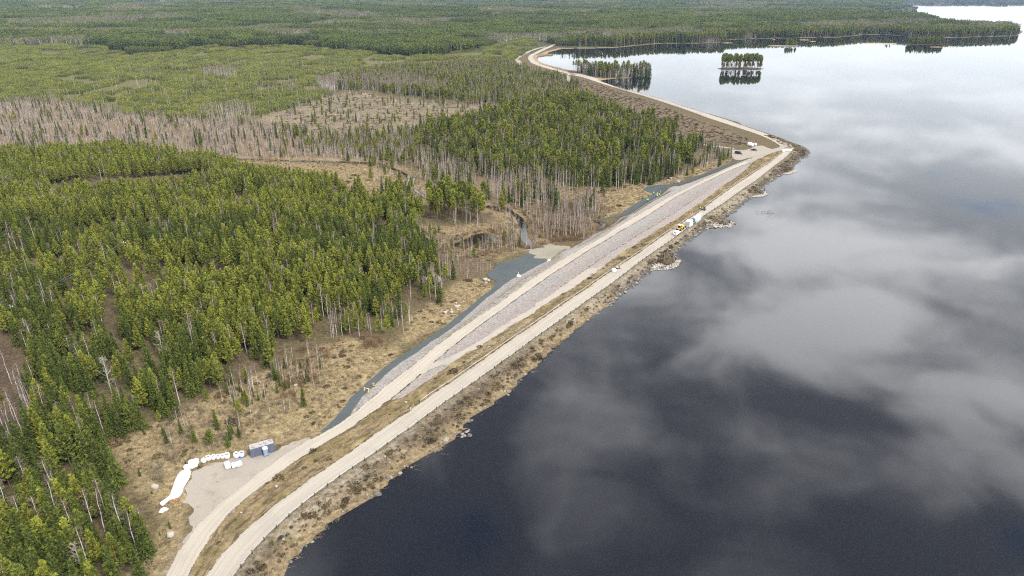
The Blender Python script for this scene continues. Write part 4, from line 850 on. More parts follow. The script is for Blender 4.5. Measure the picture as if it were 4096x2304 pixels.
def individual(kind, i, x, y, z, rot, sc, label=None):
    nm, cat, lb, gr = LAB[kind]; o, parts, h, full = PR[kind][i]
    if parts:
        r = thing(nm, label or lb, cat, (x, y, z), rot, None if label else gr); r.scale = (sc,)*3
        for pn, pm in zip(('trunk', 'crown'), parts): put(pn, pm, r)
    else:
        r = tag(put(nm, full, None, (x, y, z), rot), label or lb, cat, None if label else gr); r.scale = (sc,)*3
    return r
for kind, A in TREES.items():
    n = len(A); idx = rng.integers(0, len(PR[kind]), n); hts = np.array([p[2] for p in PR[kind]]); sc = A[:, 3]/hts[idx]; rot = rng.random(n)*6.283
    q, w_ = proj(A[:, :3]); top, _ = proj(A[:, :3]+np.c_[np.zeros((n, 2)), A[:, 3]]); vis = (w_ > 30) & (np.minimum(q[:, 1], top[:, 1]) < 2304) & (top[:, 0] > -20) & (q[:, 0] < 4116)
    size = np.where(vis, A[:, 3]/np.maximum(w_, 1), 0); lim_ = {'pine': 195, 'tallpine': 50, 'islandpine': 50}.get(kind, 300); order = np.argsort(-size)[:lim_]; order = order[size[order] > 0]; sel = np.zeros(n, bool); sel[order] = True
    for i in np.where(sel)[0]: individual(kind, int(idx[i]), *A[i, :3], rot[i], sc[i])
    r = ~sel
    if r.any(): scatter(STUFF[kind], A[r, :3], rot[r], sc[r], idx[r], [p[0] for p in PR[kind]])

# young plantation: patches of low pines
def tritree(T, P, h, kind, g):
    n = len(P)
    if kind == 'birch':
        T.slivers(np.c_[P, np.zeros(n)], np.c_[P, h], .11, 0, .5)
        for _ in range(9): z = h*g.uniform(.4, .95, n); a = g.random(n)*6.283; L = g.uniform(.8, 1.9, n); A = np.c_[P, z]; T.slivers(A, A+np.c_[np.cos(a)*L*.55, np.sin(a)*L*.55, L*.9], .10, 1, g.random(n))
    else:
        T.slivers(np.c_[P, np.zeros(n)], np.c_[P, h], .13, 0, .5); cb = {'pine': .38, 'spruce': .08, 'low': .05}[kind]; R = {'pine': .17, 'spruce': .14, 'low': .26}[kind]
        for k in range(9):
            u = k/9; z = h*(cb+(1-cb)*(u+g.uniform(-.04, .08, n))); rr = h*R*((1-u)**.75)*g.uniform(.4, .9, n); a = g.random(n)*6.283; C = np.c_[P[:, 0]+rr*np.cos(a), P[:, 1]+rr*np.sin(a), z]
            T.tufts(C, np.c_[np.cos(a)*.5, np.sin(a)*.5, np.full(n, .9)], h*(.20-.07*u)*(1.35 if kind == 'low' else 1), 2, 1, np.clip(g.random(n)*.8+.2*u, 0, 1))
        T.tufts(np.c_[P, h*.97], np.tile([0, 0, 1.5], (n, 1)), h*.10, 2, 1, .9)
def patchproto(seed, R, sp, hr, share, mats_):
    global RG; g = np.random.default_rng(seed); RG = g; T = TM(); X, Y = np.meshgrid(np.arange(-R, R, sp), np.arange(-R, R, sp)); P = np.stack([X.ravel(), Y.ravel()], 1); P += g.uniform(-.45, .45, P.shape)*sp; P = P[np.hypot(P[:, 0], P[:, 1]) < R]; ks = list(share); pk = np.array(ks)[g.choice(len(ks), len(P), p=np.array(list(share.values())))]
    for k in ks:
        s = pk == k
        if s.any():
            T2 = TM(); tritree(T2, P[s], g.uniform(*hr, s.sum()), k, g); V, F, M, TT = T2.arrays(); T.add(V, F, 0, TT); T.m[-1] = np.where(M == 0, {'birch': 1, 'pine': 0, 'spruce': 0, 'low': 0}[k], {'birch': 4, 'pine': 2, 'low': 5, 'spruce': 3}[k])
    return bpy.data.objects.new('patch', T.mesh('patch', mats_))
FM = [M_sbark, M_bbark, M_farpine, M_spruce, M_twig, M_young]
YP = [patchproto(200+i, 6.5, 1.75, (2.2, 4.2), dict(low=.93, birch=.07), FM) for i in range(5)]
FLINE = np.array([(-800,112),(0,112),(205,114),(273,122),(312,137),(371,139),(440,129),(537,118),(635,121),(732,118),(830,126),(928,135),(1074,144),(1113,142),(1171,131),(1258,114),(1300,103),(1345,99),(1392,112),(1400,118),(3000,118)], float)
P = jitgrid(-1200, 560, 520, 1650, 8.2); P = P[free(P)]; Dd, wd = Dp(np.c_[P, zt(P[:, 0], P[:, 1])]); m = (pinp(Dd, np.array(Z['young'][0])) | pinp(Dd, np.array([(-300,90),(1345,90),(1345,118),(1280,160),(1100,160),(-300,160)]))) & (wd > 10) & (Dd[:, 1] > np.interp(Dd[:, 0], FLINE[:, 0], FLINE[:, 1])-3); P = P[m]; th = N2.fbm(P[:, 0]/22, P[:, 1]/60, 4); P = P[th+.25*(N3.fbm(P[:, 0]/120, P[:, 1]/200, 3)-.5) > .42]
scatter('young_pine_plantation', np.c_[P, zt(P[:, 0], P[:, 1])], rng.random(len(P))*6.283, rng.uniform(.75, 1.3, len(P))*(.75+.5*N1.fbm(P[:, 0]/50, P[:, 1]/50)), rng.integers(0, 5, len(P)), YP)
# a few birch copses inside the plantation
cp = []
for poly, dn in (([(500,295),(520,282),(600,270),(640,280),(630,300),(560,310)], .9), ([(495,185),(540,180),(600,185),(595,197),(520,197)], .9), ([(800,215),(860,212),(900,222),(840,228)], .8), ([(520,165),(560,158),(600,170),(560,178)], .0), ([(640,235),(740,222),(800,225),(700,240)], .35), ([(40,215),(60,212),(64,222),(38,224)], .8)):
    u = pinp(Dc, np.array(poly)) & okv & (rng.random(len(CAND)) < dn*.28); cp.append(CAND[u])
cp = np.vstack(cp); sparse = pinp(Dc, np.array(Z['young'][0])) & okv & (rng.random(len(CAND)) < .012); cp = np.vstack([cp, CAND[sparse]])
sp_ = CAND[pinp(Dc, np.array(Z['young'][0])) & okv & (rng.random(len(CAND)) < .006*(gapn > .5))]; scatter('plantation_spruces', np.c_[sp_, zt(sp_[:, 0], sp_[:, 1])], rng.random(len(sp_))*6.283, rng.uniform(.4, .75, len(sp_)), rng.integers(0, 5, len(sp_)), [p[0] for p in PR['spruce']])
scatter('birch_copses', np.c_[cp, zt(cp[:, 0], cp[:, 1])], rng.random(len(cp))*6.283, rng.uniform(.6, 1., len(cp)), rng.integers(0, 6, len(cp)), [p[0] for p in PR['birch']])
# the far forest
FPs = [patchproto(300+i, 21, 3.1, (11, 19), dict(pine=.72, spruce=.22, birch=.06), FM) for i in range(4)]+[patchproto(310+i, 21, 3.0, (12, 19), dict(spruce=.6, pine=.3, birch=.1), FM) for i in range(3)]+[patchproto(320+i, 21, 2.1, (11, 16), dict(birch=.9, spruce=.1), FM) for i in range(3)]+[patchproto(330+i, 21, 2.5, (7, 10), dict(pine=.95, birch=.05), FM) for i in range(3)]
FLINE = np.array([(-800,112),(0,112),(205,114),(273,122),(312,137),(371,139),(440,129),(537,118),(635,121),(732,118),(830,126),(928,135),(1074,144),(1113,142),(1171,131),(1258,114),(1300,103),(1345,99),(1392,112),(1400,118),(3000,118)], float)
P = np.vstack([jitgrid(-1900, 2600, 850, 2600, 29), jitgrid(-5200, 5600, 2600, 7400, 36)]); q, wq = proj(np.c_[P, zt(P[:, 0], P[:, 1])]); vis = (q[:, 0] > -500) & (q[:, 0] < 4600); P = P[vis]; q = q[vis]*.628906
m = q[:, 1] < np.interp(q[:, 0], FLINE[:, 0], FLINE[:, 1])-2.0
lk = pinp(P, LAKE); P = P[m & ~lk]; q = q[m & ~lk]; dl = dpoly(P, np.c_[LAKE[:len(wS1)+len(wS2)+len(wS3)], np.zeros(len(wS1)+len(wS2)+len(wS3))])[0]; P = P[dl > 19]; q = q[dl > 19]
open_ = pinp(q, np.array([(50,22),(220,22),(225,29),(45,30)])) | pinp(q, np.array([(330,3),(420,6),(440,13),(340,12)])) |pinp(q, np.array([(910,22),(1190,16),(1190,22),(930,27)])) 
P = P[~open_]; q = q[~open_]; a = N1.fbm(P[:, 0]/520+9, P[:, 1]/300, 3); b_ = N2.fbm(P[:, 0]/300, P[:, 1]/170, 3); c_ = N3.fbm(P[:, 0]/240, P[:, 1]/140+4, 3); n = len(P); idx = rng.integers(0, 4, n)
idx = np.where(a > .47, 4+rng.integers(0, 3, n), idx); bi = (b_ > .58) | pinp(q, np.array([(0,62),(200,52),(310,48),(420,45),(500,50),(440,60),(300,68),(0,75)])) | pinp(q, np.array([(1640,70),(1760,62),(2050,66),(2580,80),(2580,100),(2200,88),(1700,92)])) & (rng.random(n) < .5); idx = np.where(bi, 7+rng.integers(0, 3, n), idx); idx = np.where((c_ > .62) & ~bi, 10+rng.integers(0, 3, n), idx)
scatter('distant_forest', np.c_[P, zt(P[:, 0], P[:, 1])-.2], rng.random(n)*6.283, np.stack([rng.uniform(.9, 1.15, n)]*2+[(.55+.9*c_)*rng.uniform(.92, 1.08, n)], 1), idx, FPs)
# shore edge trees of the far lake side (singles so the waterline reads as trunks)
ed = jitgrid(0, 1500, 1100, 1900, 4.3); dl = dpoly(ed, np.c_[LAKE[:len(wS1)+len(wS2)+len(wS3)], np.zeros(len(wS1)+len(wS2)+len(wS3))])[0]; qe, _ = proj(np.c_[ed, ed[:, 0]*0]); ed = ed[(dl > 6) & (dl < 42) & ~pinp(ed, LAKE) & (qe[:, 1]*.6289 < np.interp(qe[:, 0]*.6289, FLINE[:, 0], FLINE[:, 1])+1)]
K = rng.choice(3, len(ed), p=[.5, .3, .2])
for k, nm, ps in ((0, 'lakeside_pines', 'tallpine'), (1, 'lakeside_spruces', 'spruce'), (2, 'lakeside_birches', 'birch')):
    e = ed[K == k]; hh = np.array([p[2] for p in PR[ps]]); ii_ = rng.integers(0, len(PR[ps]), len(e)); scatter(nm, np.c_[e, zt(e[:, 0], e[:, 1])-.1], rng.random(len(e))*6.283, rng.uniform(15, 22, len(e))/hh[ii_], ii_, [p[0] for p in PR[ps]])

# ground cover: dry grass, heather, brushwood, stones
P = jitgrid(-200, 330, 60, 560, 1.55); P = P[~pinp(P, LAKE)]; z_ = zt(P[:, 0], P[:, 1]); Dg, wg = Dp(np.c_[P, z_]); nn = N1.fbm(P[:, 0]/7, P[:, 1]/7, 3); inb = pinp(P, np.vstack([wUR[:, :2], wS1[::-1][:, :2]])); vgp = np.vstack([vleft[:, :2], wUL[::-1][:, :2]]); inv = pinp(P, vgp)
blocked = np.zeros(len(P), bool)
for b in (np.vstack([wLL[:, :2], wLR[::-1][:, :2]]), np.vstack([wUL[:, :2], wUR[::-1][:, :2]]), lift(LOT, z_low), unp(JUNC, 1.9), np.vstack([wSR[:, :2], kSL[::-1][:, :2]]), lift(STRIP2, z_toe2), np.vstack([wSL[:, :2], wLL[::-1][:, :2]]), *wBR): blocked |= pinp(P, np.asarray(b))
st = np.zeros(len(P), bool)
for poly in Z['straw']: st |= pinp(Dg, np.array(poly))
sandv = pinp(P, lift(fx(('C', [(1010,1000),(1100,940),(1250,850),(1350,800),(1450,720),(1600,640),(1855,480),(1855,520),(1700,620),(1500,740),(1300,880),(1080,1015)])), lambda xy: z_verge(xy)+.4))
g_ok = ((st & ~blocked) | (inv & (rng.random(len(P)) < .5) & ~sandv) | (inb & (rng.random(len(P)) < np.where(nn > .48, .4, .15)))) & (rng.random(len(P)) < .85) & (wg > 20)
e = P[g_ok]; scatter('dry_grass', np.c_[e, zt(e[:, 0], e[:, 1])+.02], rng.random(len(e))*6.283, rng.uniform(.6, 1.25, len(e)), rng.integers(0, 4, len(e)), [p[0] for p in PR['grass']])
dsh_ = dpoly(P, np.c_[wS1[:, :2], np.zeros(len(wS1))])[0]; dur = dpoly(P, wUR)[0]; tP = (P-P0)@DD/LEN
h_ok = (inb & (dur > 2.2) & (dsh_ > 2.5) & (rng.random(len(P)) < np.where(N2.fbm(P[:, 0]/9, P[:, 1]/9, 3) > .42, 1., .8)*np.where((tP > .66) & (tP < .8), .25, 1))) | (inv & ~sandv & (rng.random(len(P)) < .10*(N3.fbm(P[:, 0]/6, P[:, 1]/6, 3) > .5))) | (st & ~blocked & (rng.random(len(P)) < .16*(N2.fbm(P[:, 0]/8, P[:, 1]/8, 3) > .47)))
e = P[h_ok]; scatter('heather_shrubs', np.c_[e, zt(e[:, 0], e[:, 1])], rng.random(len(e))*6.283, np.exp(rng.normal(size=len(e))*.45)*.54, rng.integers(0, 4, len(e)), [p[0] for p in PR['heather']])
b_ok = inb & (dur > 2) & (dsh_ > 2) & (rng.random(len(P)) < .3); e2 = P[b_ok]
P2 = jitgrid(-220, 420, 380, 1000, 2.6); D2, w2_ = Dp(np.c_[P2, zt(P2[:, 0], P2[:, 1])]); s2 = np.zeros(len(P2), bool)
for poly in Z['slash']: s2 |= pinp(D2, np.array(poly))
s5 = pinp(D2, np.array(Z['straw'][5])) & (N1.fbm(P2[:, 0]/12, P2[:, 1]/12, 3) > .45) & (rng.random(len(P2)) < .45); s2 &= free(P2) & (rng.random(len(P2)) < .8); s2 |= s5; e3 = P2[s2]; e = np.vstack([e2, e3]); scatter('brushwood', np.c_[e, zt(e[:, 0], e[:, 1])], rng.uniform(-.4, .4, len(e))+.3, rng.uniform(.6, 1.2, len(e)), rng.integers(0, 4, len(e)), [p[0] for p in PR['brush']])
e = P2[s2 & (rng.random(len(P2)) < .4)]; scatter('low_slope_shrubs', np.c_[e, zt(e[:, 0], e[:, 1])], rng.random(len(e))*6.283, rng.uniform(.7, 1.5, len(e)), rng.integers(0, 4, len(e)), [p[0] for p in PR['heather']])
# stones along the waterline: the largest in view one by one, the rest together
SL_ = resample(wS1, .55); tS_ = (SL_[:, :2]-P0)@DD/LEN; pr = np.where(tS_ > .36, .9, .12); SLs = np.vstack([SL_, SL_, SL_[tS_ > .4]]); pr = np.r_[pr, pr*.7, pr[tS_ > .4]*.7]; k = rng.random(len(SLs)) < pr; S = SLs[k]; nr = np.array([-DD[1], DD[0]]); S = S[:, :2]+nr*np.abs(rng.normal(size=(len(S), 1)))*1.5-nr*.25+rng.normal(size=(len(S), 2))*.25
sz = np.exp(rng.normal(size=len(S))*.42)*.42; zS = np.maximum(zt(S[:, 0], S[:, 1]), -.1)+sz*.12; q, ws = proj(np.c_[S, zS]); big = np.argsort(-np.where((q[:, 0] > 0) & (q[:, 1] < 2304), sz/ws, 0))[:300]; sel = np.zeros(len(S), bool); sel[big] = True; ix = rng.integers(0, 5, len(S)); rz = rng.random(len(S))*6.283
kind_ = rng.random(len(S)) < .35
for i in np.where(sel)[0]:
    o = put('shore_boulder', PR['palestone' if kind_[i] else 'stone'][ix[i]][3], None, (*S[i], zS[i]), rz[i]); o.scale = (sz[i],)*3; tag(o, 'grey angular boulder lying along the waterline of the dam', 'boulder', 'boulders along the waterline')
r = ~sel; scatter('shore_stones', np.c_[S, zS][r], rz[r], sz[r], ix[r], [p[0] for p in PR['stone']])
P = jitgrid(-60, 330, 60, 560, 2.4); P = P[pinp(P, np.vstack([wUR[:, :2], wS1[::-1][:, :2]]))]; P = P[(dpoly(P, wUR)[0] > 2.5) & (rng.random(len(P)) < .3)]; s_ = rng.uniform(.18, .5, len(P)); scatter('bank_stones', np.c_[P, zt(P[:, 0], P[:, 1])+.05], rng.random(len(P))*6, s_, rng.integers(0, 5, len(P)), [p[0] for p in PR['palestone']])

sp = []
for crop, pl in (('E', [(890,1290),(960,1265),(1080,1285),(1160,1240),(1190,1205),(1218,1232),(1203,1272),(1142,1313),(1060,1328),(980,1328),(900,1332)]), ('E', [(1500,790),(1560,780),(1640,790),(1740,820),(1815,800),(1800,765),(1850,790),(1805,838),(1700,838),(1600,836),(1540,845)]), ('F', [(1000,838),(1060,812),(1140,805),(1160,775),(1184,798),(1142,826),(1062,830)]), ('F', [(1380,560),(1440,545),(1500,520),(1528,524),(1512,548),(1440,569),(1380,570)])):
    pl = unp(fx((crop, pl)), .2)[:, :2]; u = np.stack([rng.uniform(pl[:, 0].min(), pl[:, 0].max(), 1500), rng.uniform(pl[:, 1].min(), pl[:, 1].max(), 1500)], 1); sp.append(u[pinp(u, pl)][:260])
sp = np.vstack(sp); scatter('spit_stones', np.c_[sp, np.maximum(zt(sp[:, 0], sp[:, 1]), 0)+.1], rng.random(len(sp))*6, np.exp(rng.normal(size=len(sp))*.35)*.38, rng.integers(0, 5, len(sp)), [p[0] for p in PR['spitstone']])
# ------------------------------------------------------------------ built objects
class MB:
    """boxes, bars, cylinders and prisms gathered into one part"""
    def __init__(s): s.bm = bmesh.new()
    def box(s, c, d, bev=0, rz=0, taper=None):
        r = bmesh.ops.create_cube(s.bm, size=1); vs = r['verts']
        for v in vs:
            k = 1
            if taper and v.co.z > 0: v.co.x *= taper[0]; v.co.y *= taper[1]
        bmesh.ops.scale(s.bm, vec=d, verts=vs)
        if bev: vs = list({v for f in bmesh.ops.bevel(s.bm, geom=list({e for v in vs for e in v.link_edges}), offset=bev, segments=2, affect='EDGES')['faces'] for v in f.verts} | {v for v in vs if v.is_valid})
        if rz: bmesh.ops.rotate(s.bm, cent=(0, 0, 0), matrix=Matrix.Rotation(rz, 3, 'Z'), verts=vs)
        bmesh.ops.translate(s.bm, vec=c, verts=vs); return s
    def bar(s, a, b, r, n=8, r2=None):
        a, b = Vector(a), Vector(b); q = bmesh.ops.create_cone(s.bm, cap_ends=True, segments=n, radius1=r, radius2=r if r2 is None else r2, depth=(b-a).length)['verts']
        M = (b-a).to_track_quat('Z', 'Y').to_matrix(); bmesh.ops.rotate(s.bm, cent=(0, 0, 0), matrix=M, verts=q); bmesh.ops.translate(s.bm, vec=(a+b)/2, verts=q); return s
    def prism(s, prof, y0, y1, bev=0, inset=0):
        """side profile (x,z) extruded along y; inset narrows the top towards the middle"""
        zmin = min(p[1] for p in prof); zmax = max(p[1] for p in prof); A = []; B = []
        for x, z in prof:
            k = inset*max(0, (z-zmin)/(zmax-zmin)-.45)/.55; A.append(s.bm.verts.new((x, y0+k, z))); B.append(s.bm.verts.new((x, y1-k, z)))
        n = len(prof); fs = [s.bm.faces.new(A), s.bm.faces.new(B[::-1])]
        for i in range(n): fs.append(s.bm.faces.new((A[(i+1) % n], A[i], B[i], B[(i+1) % n])))
        bmesh.ops.recalc_face_normals(s.bm, faces=fs)
        if bev: bmesh.ops.bevel(s.bm, geom=list({e for f in fs for e in f.edges}), offset=bev, segments=2, affect='EDGES')
        return s
    def poly(s, pts):
        f = s.bm.faces.new([s.bm.verts.new(p) for p in pts]); return s
    def build(s, name, m, parent=None, loc=None, rz=None, sm=False):
        me = bpy.data.meshes.new(name); bmesh.ops.recalc_face_normals(s.bm, faces=s.bm.faces); s.bm.to_mesh(me); s.bm.free(); me.materials.append(m)
        if sm: me.polygons.foreach_set('use_smooth', np.ones(len(me.polygons), bool))
        return put(name, me, parent, loc, rz)
def torus(R, r, n=20, k=8, squash=1):
    V = []; F = []
    for i in range(n):
        for j in range(k):
            a, b = 2*PI*i/n, 2*PI*j/k; V.append(((R+r*math.cos(b))*math.cos(a), (R+r*math.cos(b))*math.sin(a), r*squash*math.sin(b)))
    for i in range(n):
        for j in range(k): F.append([i*k+j, ((i+1) % n)*k+j, ((i+1) % n)*k+(j+1) % k, i*k+(j+1) % k])
    return V, F
def heading(a, b): d = b-a; return math.atan2(d.y, d.x)
P_white = simple('white_paint', (.78, .78, .77), .4, .4, .05, 2); P_black = simple('black_paint', (.012, .013, .015), .25, .5, .2, 2); P_tyre = simple('tyre_rubber', (.016, .016, .016), .8, .2, .2, 8)
P_glass = simple('dark_glass', (.012, .015, .018), .08, .6, .2, 1); P_yel = simple('machine_yellow', (.78, .36, .035), .45, .4, .12, 2, dirt=(.4, .24, .08)); P_steel = simple('galvanised_steel', (.46, .47, .47), .45, .5, .12, 2, .4); P_rail = simple('weathered_rail', (.40, .41, .41), .55, .3, .15, 1.2, .1); P_railb = simple('brown_stained_rail', (.27, .24, .21), .6, .3, .3, .6, .1, (.42, .42, .41))
P_post = simple('dark_post', (.055, .045, .04), .8, .2, .3, 2); P_conc = simple('pale_concrete', (.62, .60, .56), .85, .2, .14, 2.5, dirt=(.38, .35, .31)); P_grey = simple('grey_panel', (.33, .34, .35), .5, .4, .08, 2); P_lgrey = simple('light_grey_panel', (.62, .64, .66), .5, .4, .05, 2)
P_bag = simple('white_woven_bag', (.58, .58, .57), .8, .2, .14, 2.2, dirt=(.38, .35, .31)); P_sandf = simple('dark_fill', (.16, .14, .11), .95, .1, .4, 5); P_blue = simple('blue_tarpaulin', (.015, .07, .42), .5, .4, .3, 3); P_tarp = simple('white_sheet', (.62, .62, .63), .7, .2, .10, .8)
P_wood = simple('weathered_boards', (.30, .28, .25), .9, .1, .3, 4); P_redw = simple('red_striped_board', (.5, .13, .08), .8, .2, .3, 4); P_yelw = simple('yellow_board', (.72, .50, .12), .7, .2, .15, 4); P_chrome = simple('headlamp_glass', (.6, .62, .64), .1, .6, .1, 3); P_red = simple('red_lamp', (.35, .02, .02), .3, .5, .1, 3)
P_plast = simple('blue_plastic', (.02, .09, .36), .5, .4, .12, 2); P_door = simple('grey_plastic_door', (.20, .24, .29), .5, .4, .1, 2); P_roofw = simple('white_plastic_roof', (.82, .83, .84), .5, .3, .05, 2)
P_hiv = simple('hi_vis_yellow', (.58, .82, .05), .8, .2, .12, 5); P_hivg = simple('hi_vis_green', (.08, .42, .16), .8, .2, .12, 5); P_trou = simple('dark_trousers', (.02, .024, .035), .9, .1, .3, 5); P_helm = simple('white_helmet', (.85, .85, .84), .35, .4, .04, 4); P_skin = simple('skin', (.48, .30, .22), .6, .3, .08, 8); P_band = simple('reflective_band', (.75, .77, .78), .3, .5, .05, 5)
def tentmat():
    m, t, b = mat('translucent_sheet', .35, .4); t.n.remove(b); o = t.n['Material Output']; co = objco(t); n = t.noise(t.scalev(co, (.6, 3, 3)), 1.5, 4)
    c = t.mix(n, (.44, .54, .60), (.66, .74, .79)); d_ = t.new('ShaderNodeBsdfDiffuse'); tr = t.new('ShaderNodeBsdfTranslucent'); g = t.new('ShaderNodeBsdfGlossy'); g.inputs['Roughness'].default_value = .3
    t.l.new(c, d_.inputs[0]); t.l.new(c, tr.inputs[0]); m1 = t.new('ShaderNodeMixShader'); m1.inputs[0].default_value = .4; t.l.new(d_.outputs[0], m1.inputs[1]); t.l.new(tr.outputs[0], m1.inputs[2])
    m2 = t.new('ShaderNodeMixShader'); m2.inputs[0].default_value = .08; t.l.new(m1.outputs[0], m2.inputs[1]); t.l.new(g.outputs[0], m2.inputs[2]); t.l.new(m2.outputs[0], o.inputs[0]); return m
P_tent = tentmat()
def contmat(name, base, rust, amt):
    m, t, b = mat(name, .65, .3); co = objco(t); n = t.noise(co, .9, 6, .7); n2 = t.noise(t.scalev(co, (3, 3, .5)), 1, 4, .6); n3 = t.noise(co, .7, 5, .6, 1)
    c = t.mix(n2, tuple(x*.75 for x in base), tuple(min(1, x*1.3) for x in base)); c = t.mix(t.ramp(n3, .62, .7), c, (.22, .30, .42)); c = t.mix(t.ramp(n, amt, amt+.12), c, rust); t.l.new(c, b.inputs['Base Color']); return m
P_cont = contmat('faded_blue_paint', (.085, .095, .14), (.10, .065, .055), .57); P_croof = contmat('rusted_pale_roof', (.27, .255, .25), (.15, .085, .065), .5)

# --- shipping container, its front corners measured in the photo
a, b = G('R2', 1660, 484), G('R2', 1990, 388); rz = heading(a, b); L, W, HC = 6.06, 2.44, 2.59; mid = (a+b)/2+Vector((-math.sin(rz), math.cos(rz), 0))*W/2
t_ = thing('shipping_container', 'rusty faded blue corrugated shipping container at the edge of the gravel yard', 'container', (mid.x, mid.y, zt(mid.x, mid.y)+.12), rz)
def corr(x0, x1, y, z0, z1, out, nrib, axis='x'):
    V = []; F = []; n = nrib*4+1
    for i in range(n):
        f = i/(n-1); d_ = (0, 0, 1, 1)[i % 4]*.045*out; x = x0+(x1-x0)*f
        for z in (z0, z1): V.append((x, y+d_, z) if axis == 'x' else (y+d_, x, z))
    for i in range(n-1): F.append([2*i, 2*i+2, 2*i+3, 2*i+1])
    return V, F
V = []; F = []
for y, o_ in ((-W/2+.05, -1), (W/2-.05, 1)):
    v, f = corr(-L/2+.06, L/2-.06, y, .16, HC-.1, -o_, 20); k = len(V); V += v; F += [[i+k for i in q] for q in f]
v, f = corr(-W/2+.06, W/2-.06, -L/2+.05, .16, HC-.1, 1, 8, 'y'); k = len(V); V += v; F += [[i+k for i in q] for q in f]
put('side_panels', mesh('side_panels', V, F, [P_cont]), t_)
m_ = MB()
for x in (-L/2+.06, L/2-.06):
    for y in (-W/2+.06, W/2-.06): m_.box((x, y, HC/2), (.12, .12, HC), .01)
for y in (-W/2+.05, W/2-.05): m_.box((0, y, .09), (L-.26, .1, .16)); m_.box((0, y, HC-.06), (L-.26, .08, .1))
for x in (-L/2+.05, L/2-.05): m_.box((x, 0, .09), (.1, W-.26, .16)); m_.box((x, 0, HC-.06), (.1, W-.26, .1))
m_.box((0, 0, .13), (L-.3, W-.3, .06)); m_.build('frame', P_cont, t_)
V, F = [], []; n = 49
for i in range(n):
    x = -L/2+.08+(L-.16)*i/(n-1); z = HC-.03+(0, 0, .035, .035)[i % 4]
    for y in (-W/2+.08, W/2-.08): V.append((x, y, z))
for i in range(n-1): F.append([2*i, 2*i+2, 2*i+3, 2*i+1])
put('roof', mesh('roof', V, F, [P_croof]), t_)
for s in (-1, 1):
    d_ = MB().box((L/2-.06, s*.56, HC/2+.02), (.05, 1.06, HC-.3), .01).build('door', P_cont, t_); q = MB()
    for y in (s*.3, s*.8): q.bar((L/2-.01, y, .2), (L/2-.01, y, HC-.15), .022)
    q.build('locking_bar', P_steel, d_)
# --- portable toilet in front of it
c = (G('R2', 1842, 466)+G('R2', 1900, 450))/2; c += Vector((-math.sin(rz), math.cos(rz), 0))*.55
t_ = thing('portable_toilet', 'blue portable toilet with grey door and white roof before the shipping container', 'toilet', (c.x, c.y, zt(c.x, c.y)+.12), rz)
q = MB().box((0, .03, 1.1), (1.12, 1.02, 2.02), .03); q.box((0, 0, .06), (1.16, 1.16, .1), .01); q.build('cabin', P_plast, t_)
q = MB().prism([(-.58, 2.1), (.58, 2.1), (.58, 2.2), (.3, 2.36), (-.3, 2.36), (-.58, 2.2)], -.56, .58, .02); q.build('roof', P_roofw, t_)
d_ = MB().box((0, -.51, 1.1), (.78, .05, 1.88), .012).build('door', P_door, t_); MB().box((.28, -.56, 1.1), (.08, .05, .16), .01).build('handle', P_black, d_)
for x in (-.5, .5): MB().box((x, -.5, 1.1), (.12, .06, 2.0), .01).build('corner_post', P_door, t_)
# --- bulk bags
def bulkbag(p, s, open_, label, group=None, fill=None, rzz=None):
    r = np.random.default_rng(int(p.x*91+p.y*57) & 65535); n = 20; V = []; F = []; rings = [(.0, .84), (.12, .98), (.45, 1.04), (.78, 1.0), (.95, .93)]+([(1.02, .86), (.9, .78), (.72, .74)] if open_ else [(1.04, .7), (1.1, .35)])
    for z, k in rings:
        for i in range(n):
            a_ = 2*PI*i/n; c_, s__ = math.cos(a_), math.sin(a_); m__ = max(abs(c_), abs(s__)); q = .5*k*(.45/m__+.55)*(1+r.normal()*.035); V.append((c_*q, s__*q, z*.95+r.normal()*.02*(z > .1)))
    for k in range(len(rings)-1):
        for i in range(n): F.append([k*n+i, k*n+(i+1) % n, (k+1)*n+(i+1) % n, (k+1)*n+i])
    if not open_: F.append([(len(rings)-1)*n+i for i in range(n)])
    F.append([i for i in range(n)][::-1])
    t = thing('bulk_bag', label, 'bag', (p.x, p.y, zt(p.x, p.y)+.1), r.random()*6 if rzz is None else rzz, group); t.scale = (s, s, s); put('sack', mesh('sack', V, F, [P_bag], smooth_=True), t)
    if open_: MB().bar((0, 0, .62), (0, 0, .74), .37, 14, .33).build('contents', fill or P_sandf, t)
    else:
        for i in range(4): a_ = PI/4+i*PI/2; MB().bar((.36*math.cos(a_), .36*math.sin(a_), .98), (.2*math.cos(a_), .2*math.sin(a_), 1.16), .025, 6).build('lifting_loop', P_bag, t)
    return t
GB = 'white bags in the row along the edge of the yard'
for x, y, s in ((1035, 512, 1.25), (1105, 500, 1.2), (1172, 492, 1.1), (1238, 484, 1.05), (1303, 482, 1.4)): bulkbag(G('R2', x, y), s, True, 'open white bulk bag in the row between the boards and the yard', GB)
for x, y, s in ((785, 585, 1.35), (855, 565, 1.35), (800, 622, 1.45), (850, 605, 1.0), (965, 545, 1.15)): bulkbag(G('R2', x, y), s, False, 'full white bulk bag heaped at the end of the row of open bags', 'full white bags heaped beside the row')
bulkbag(G('R2', 725, 662), 1.5, False, 'lone white bulk bag at the top end of the long white sheet')
bulkbag(G('R2', 1438, 470), 1.35, True, 'open white bulk bag beside the bag with blue tarpaulin'); bulkbag(G('R2', 1515, 455), 1.3, True, 'open white bulk bag with blue tarpaulin stuffed in it', None, P_blue)
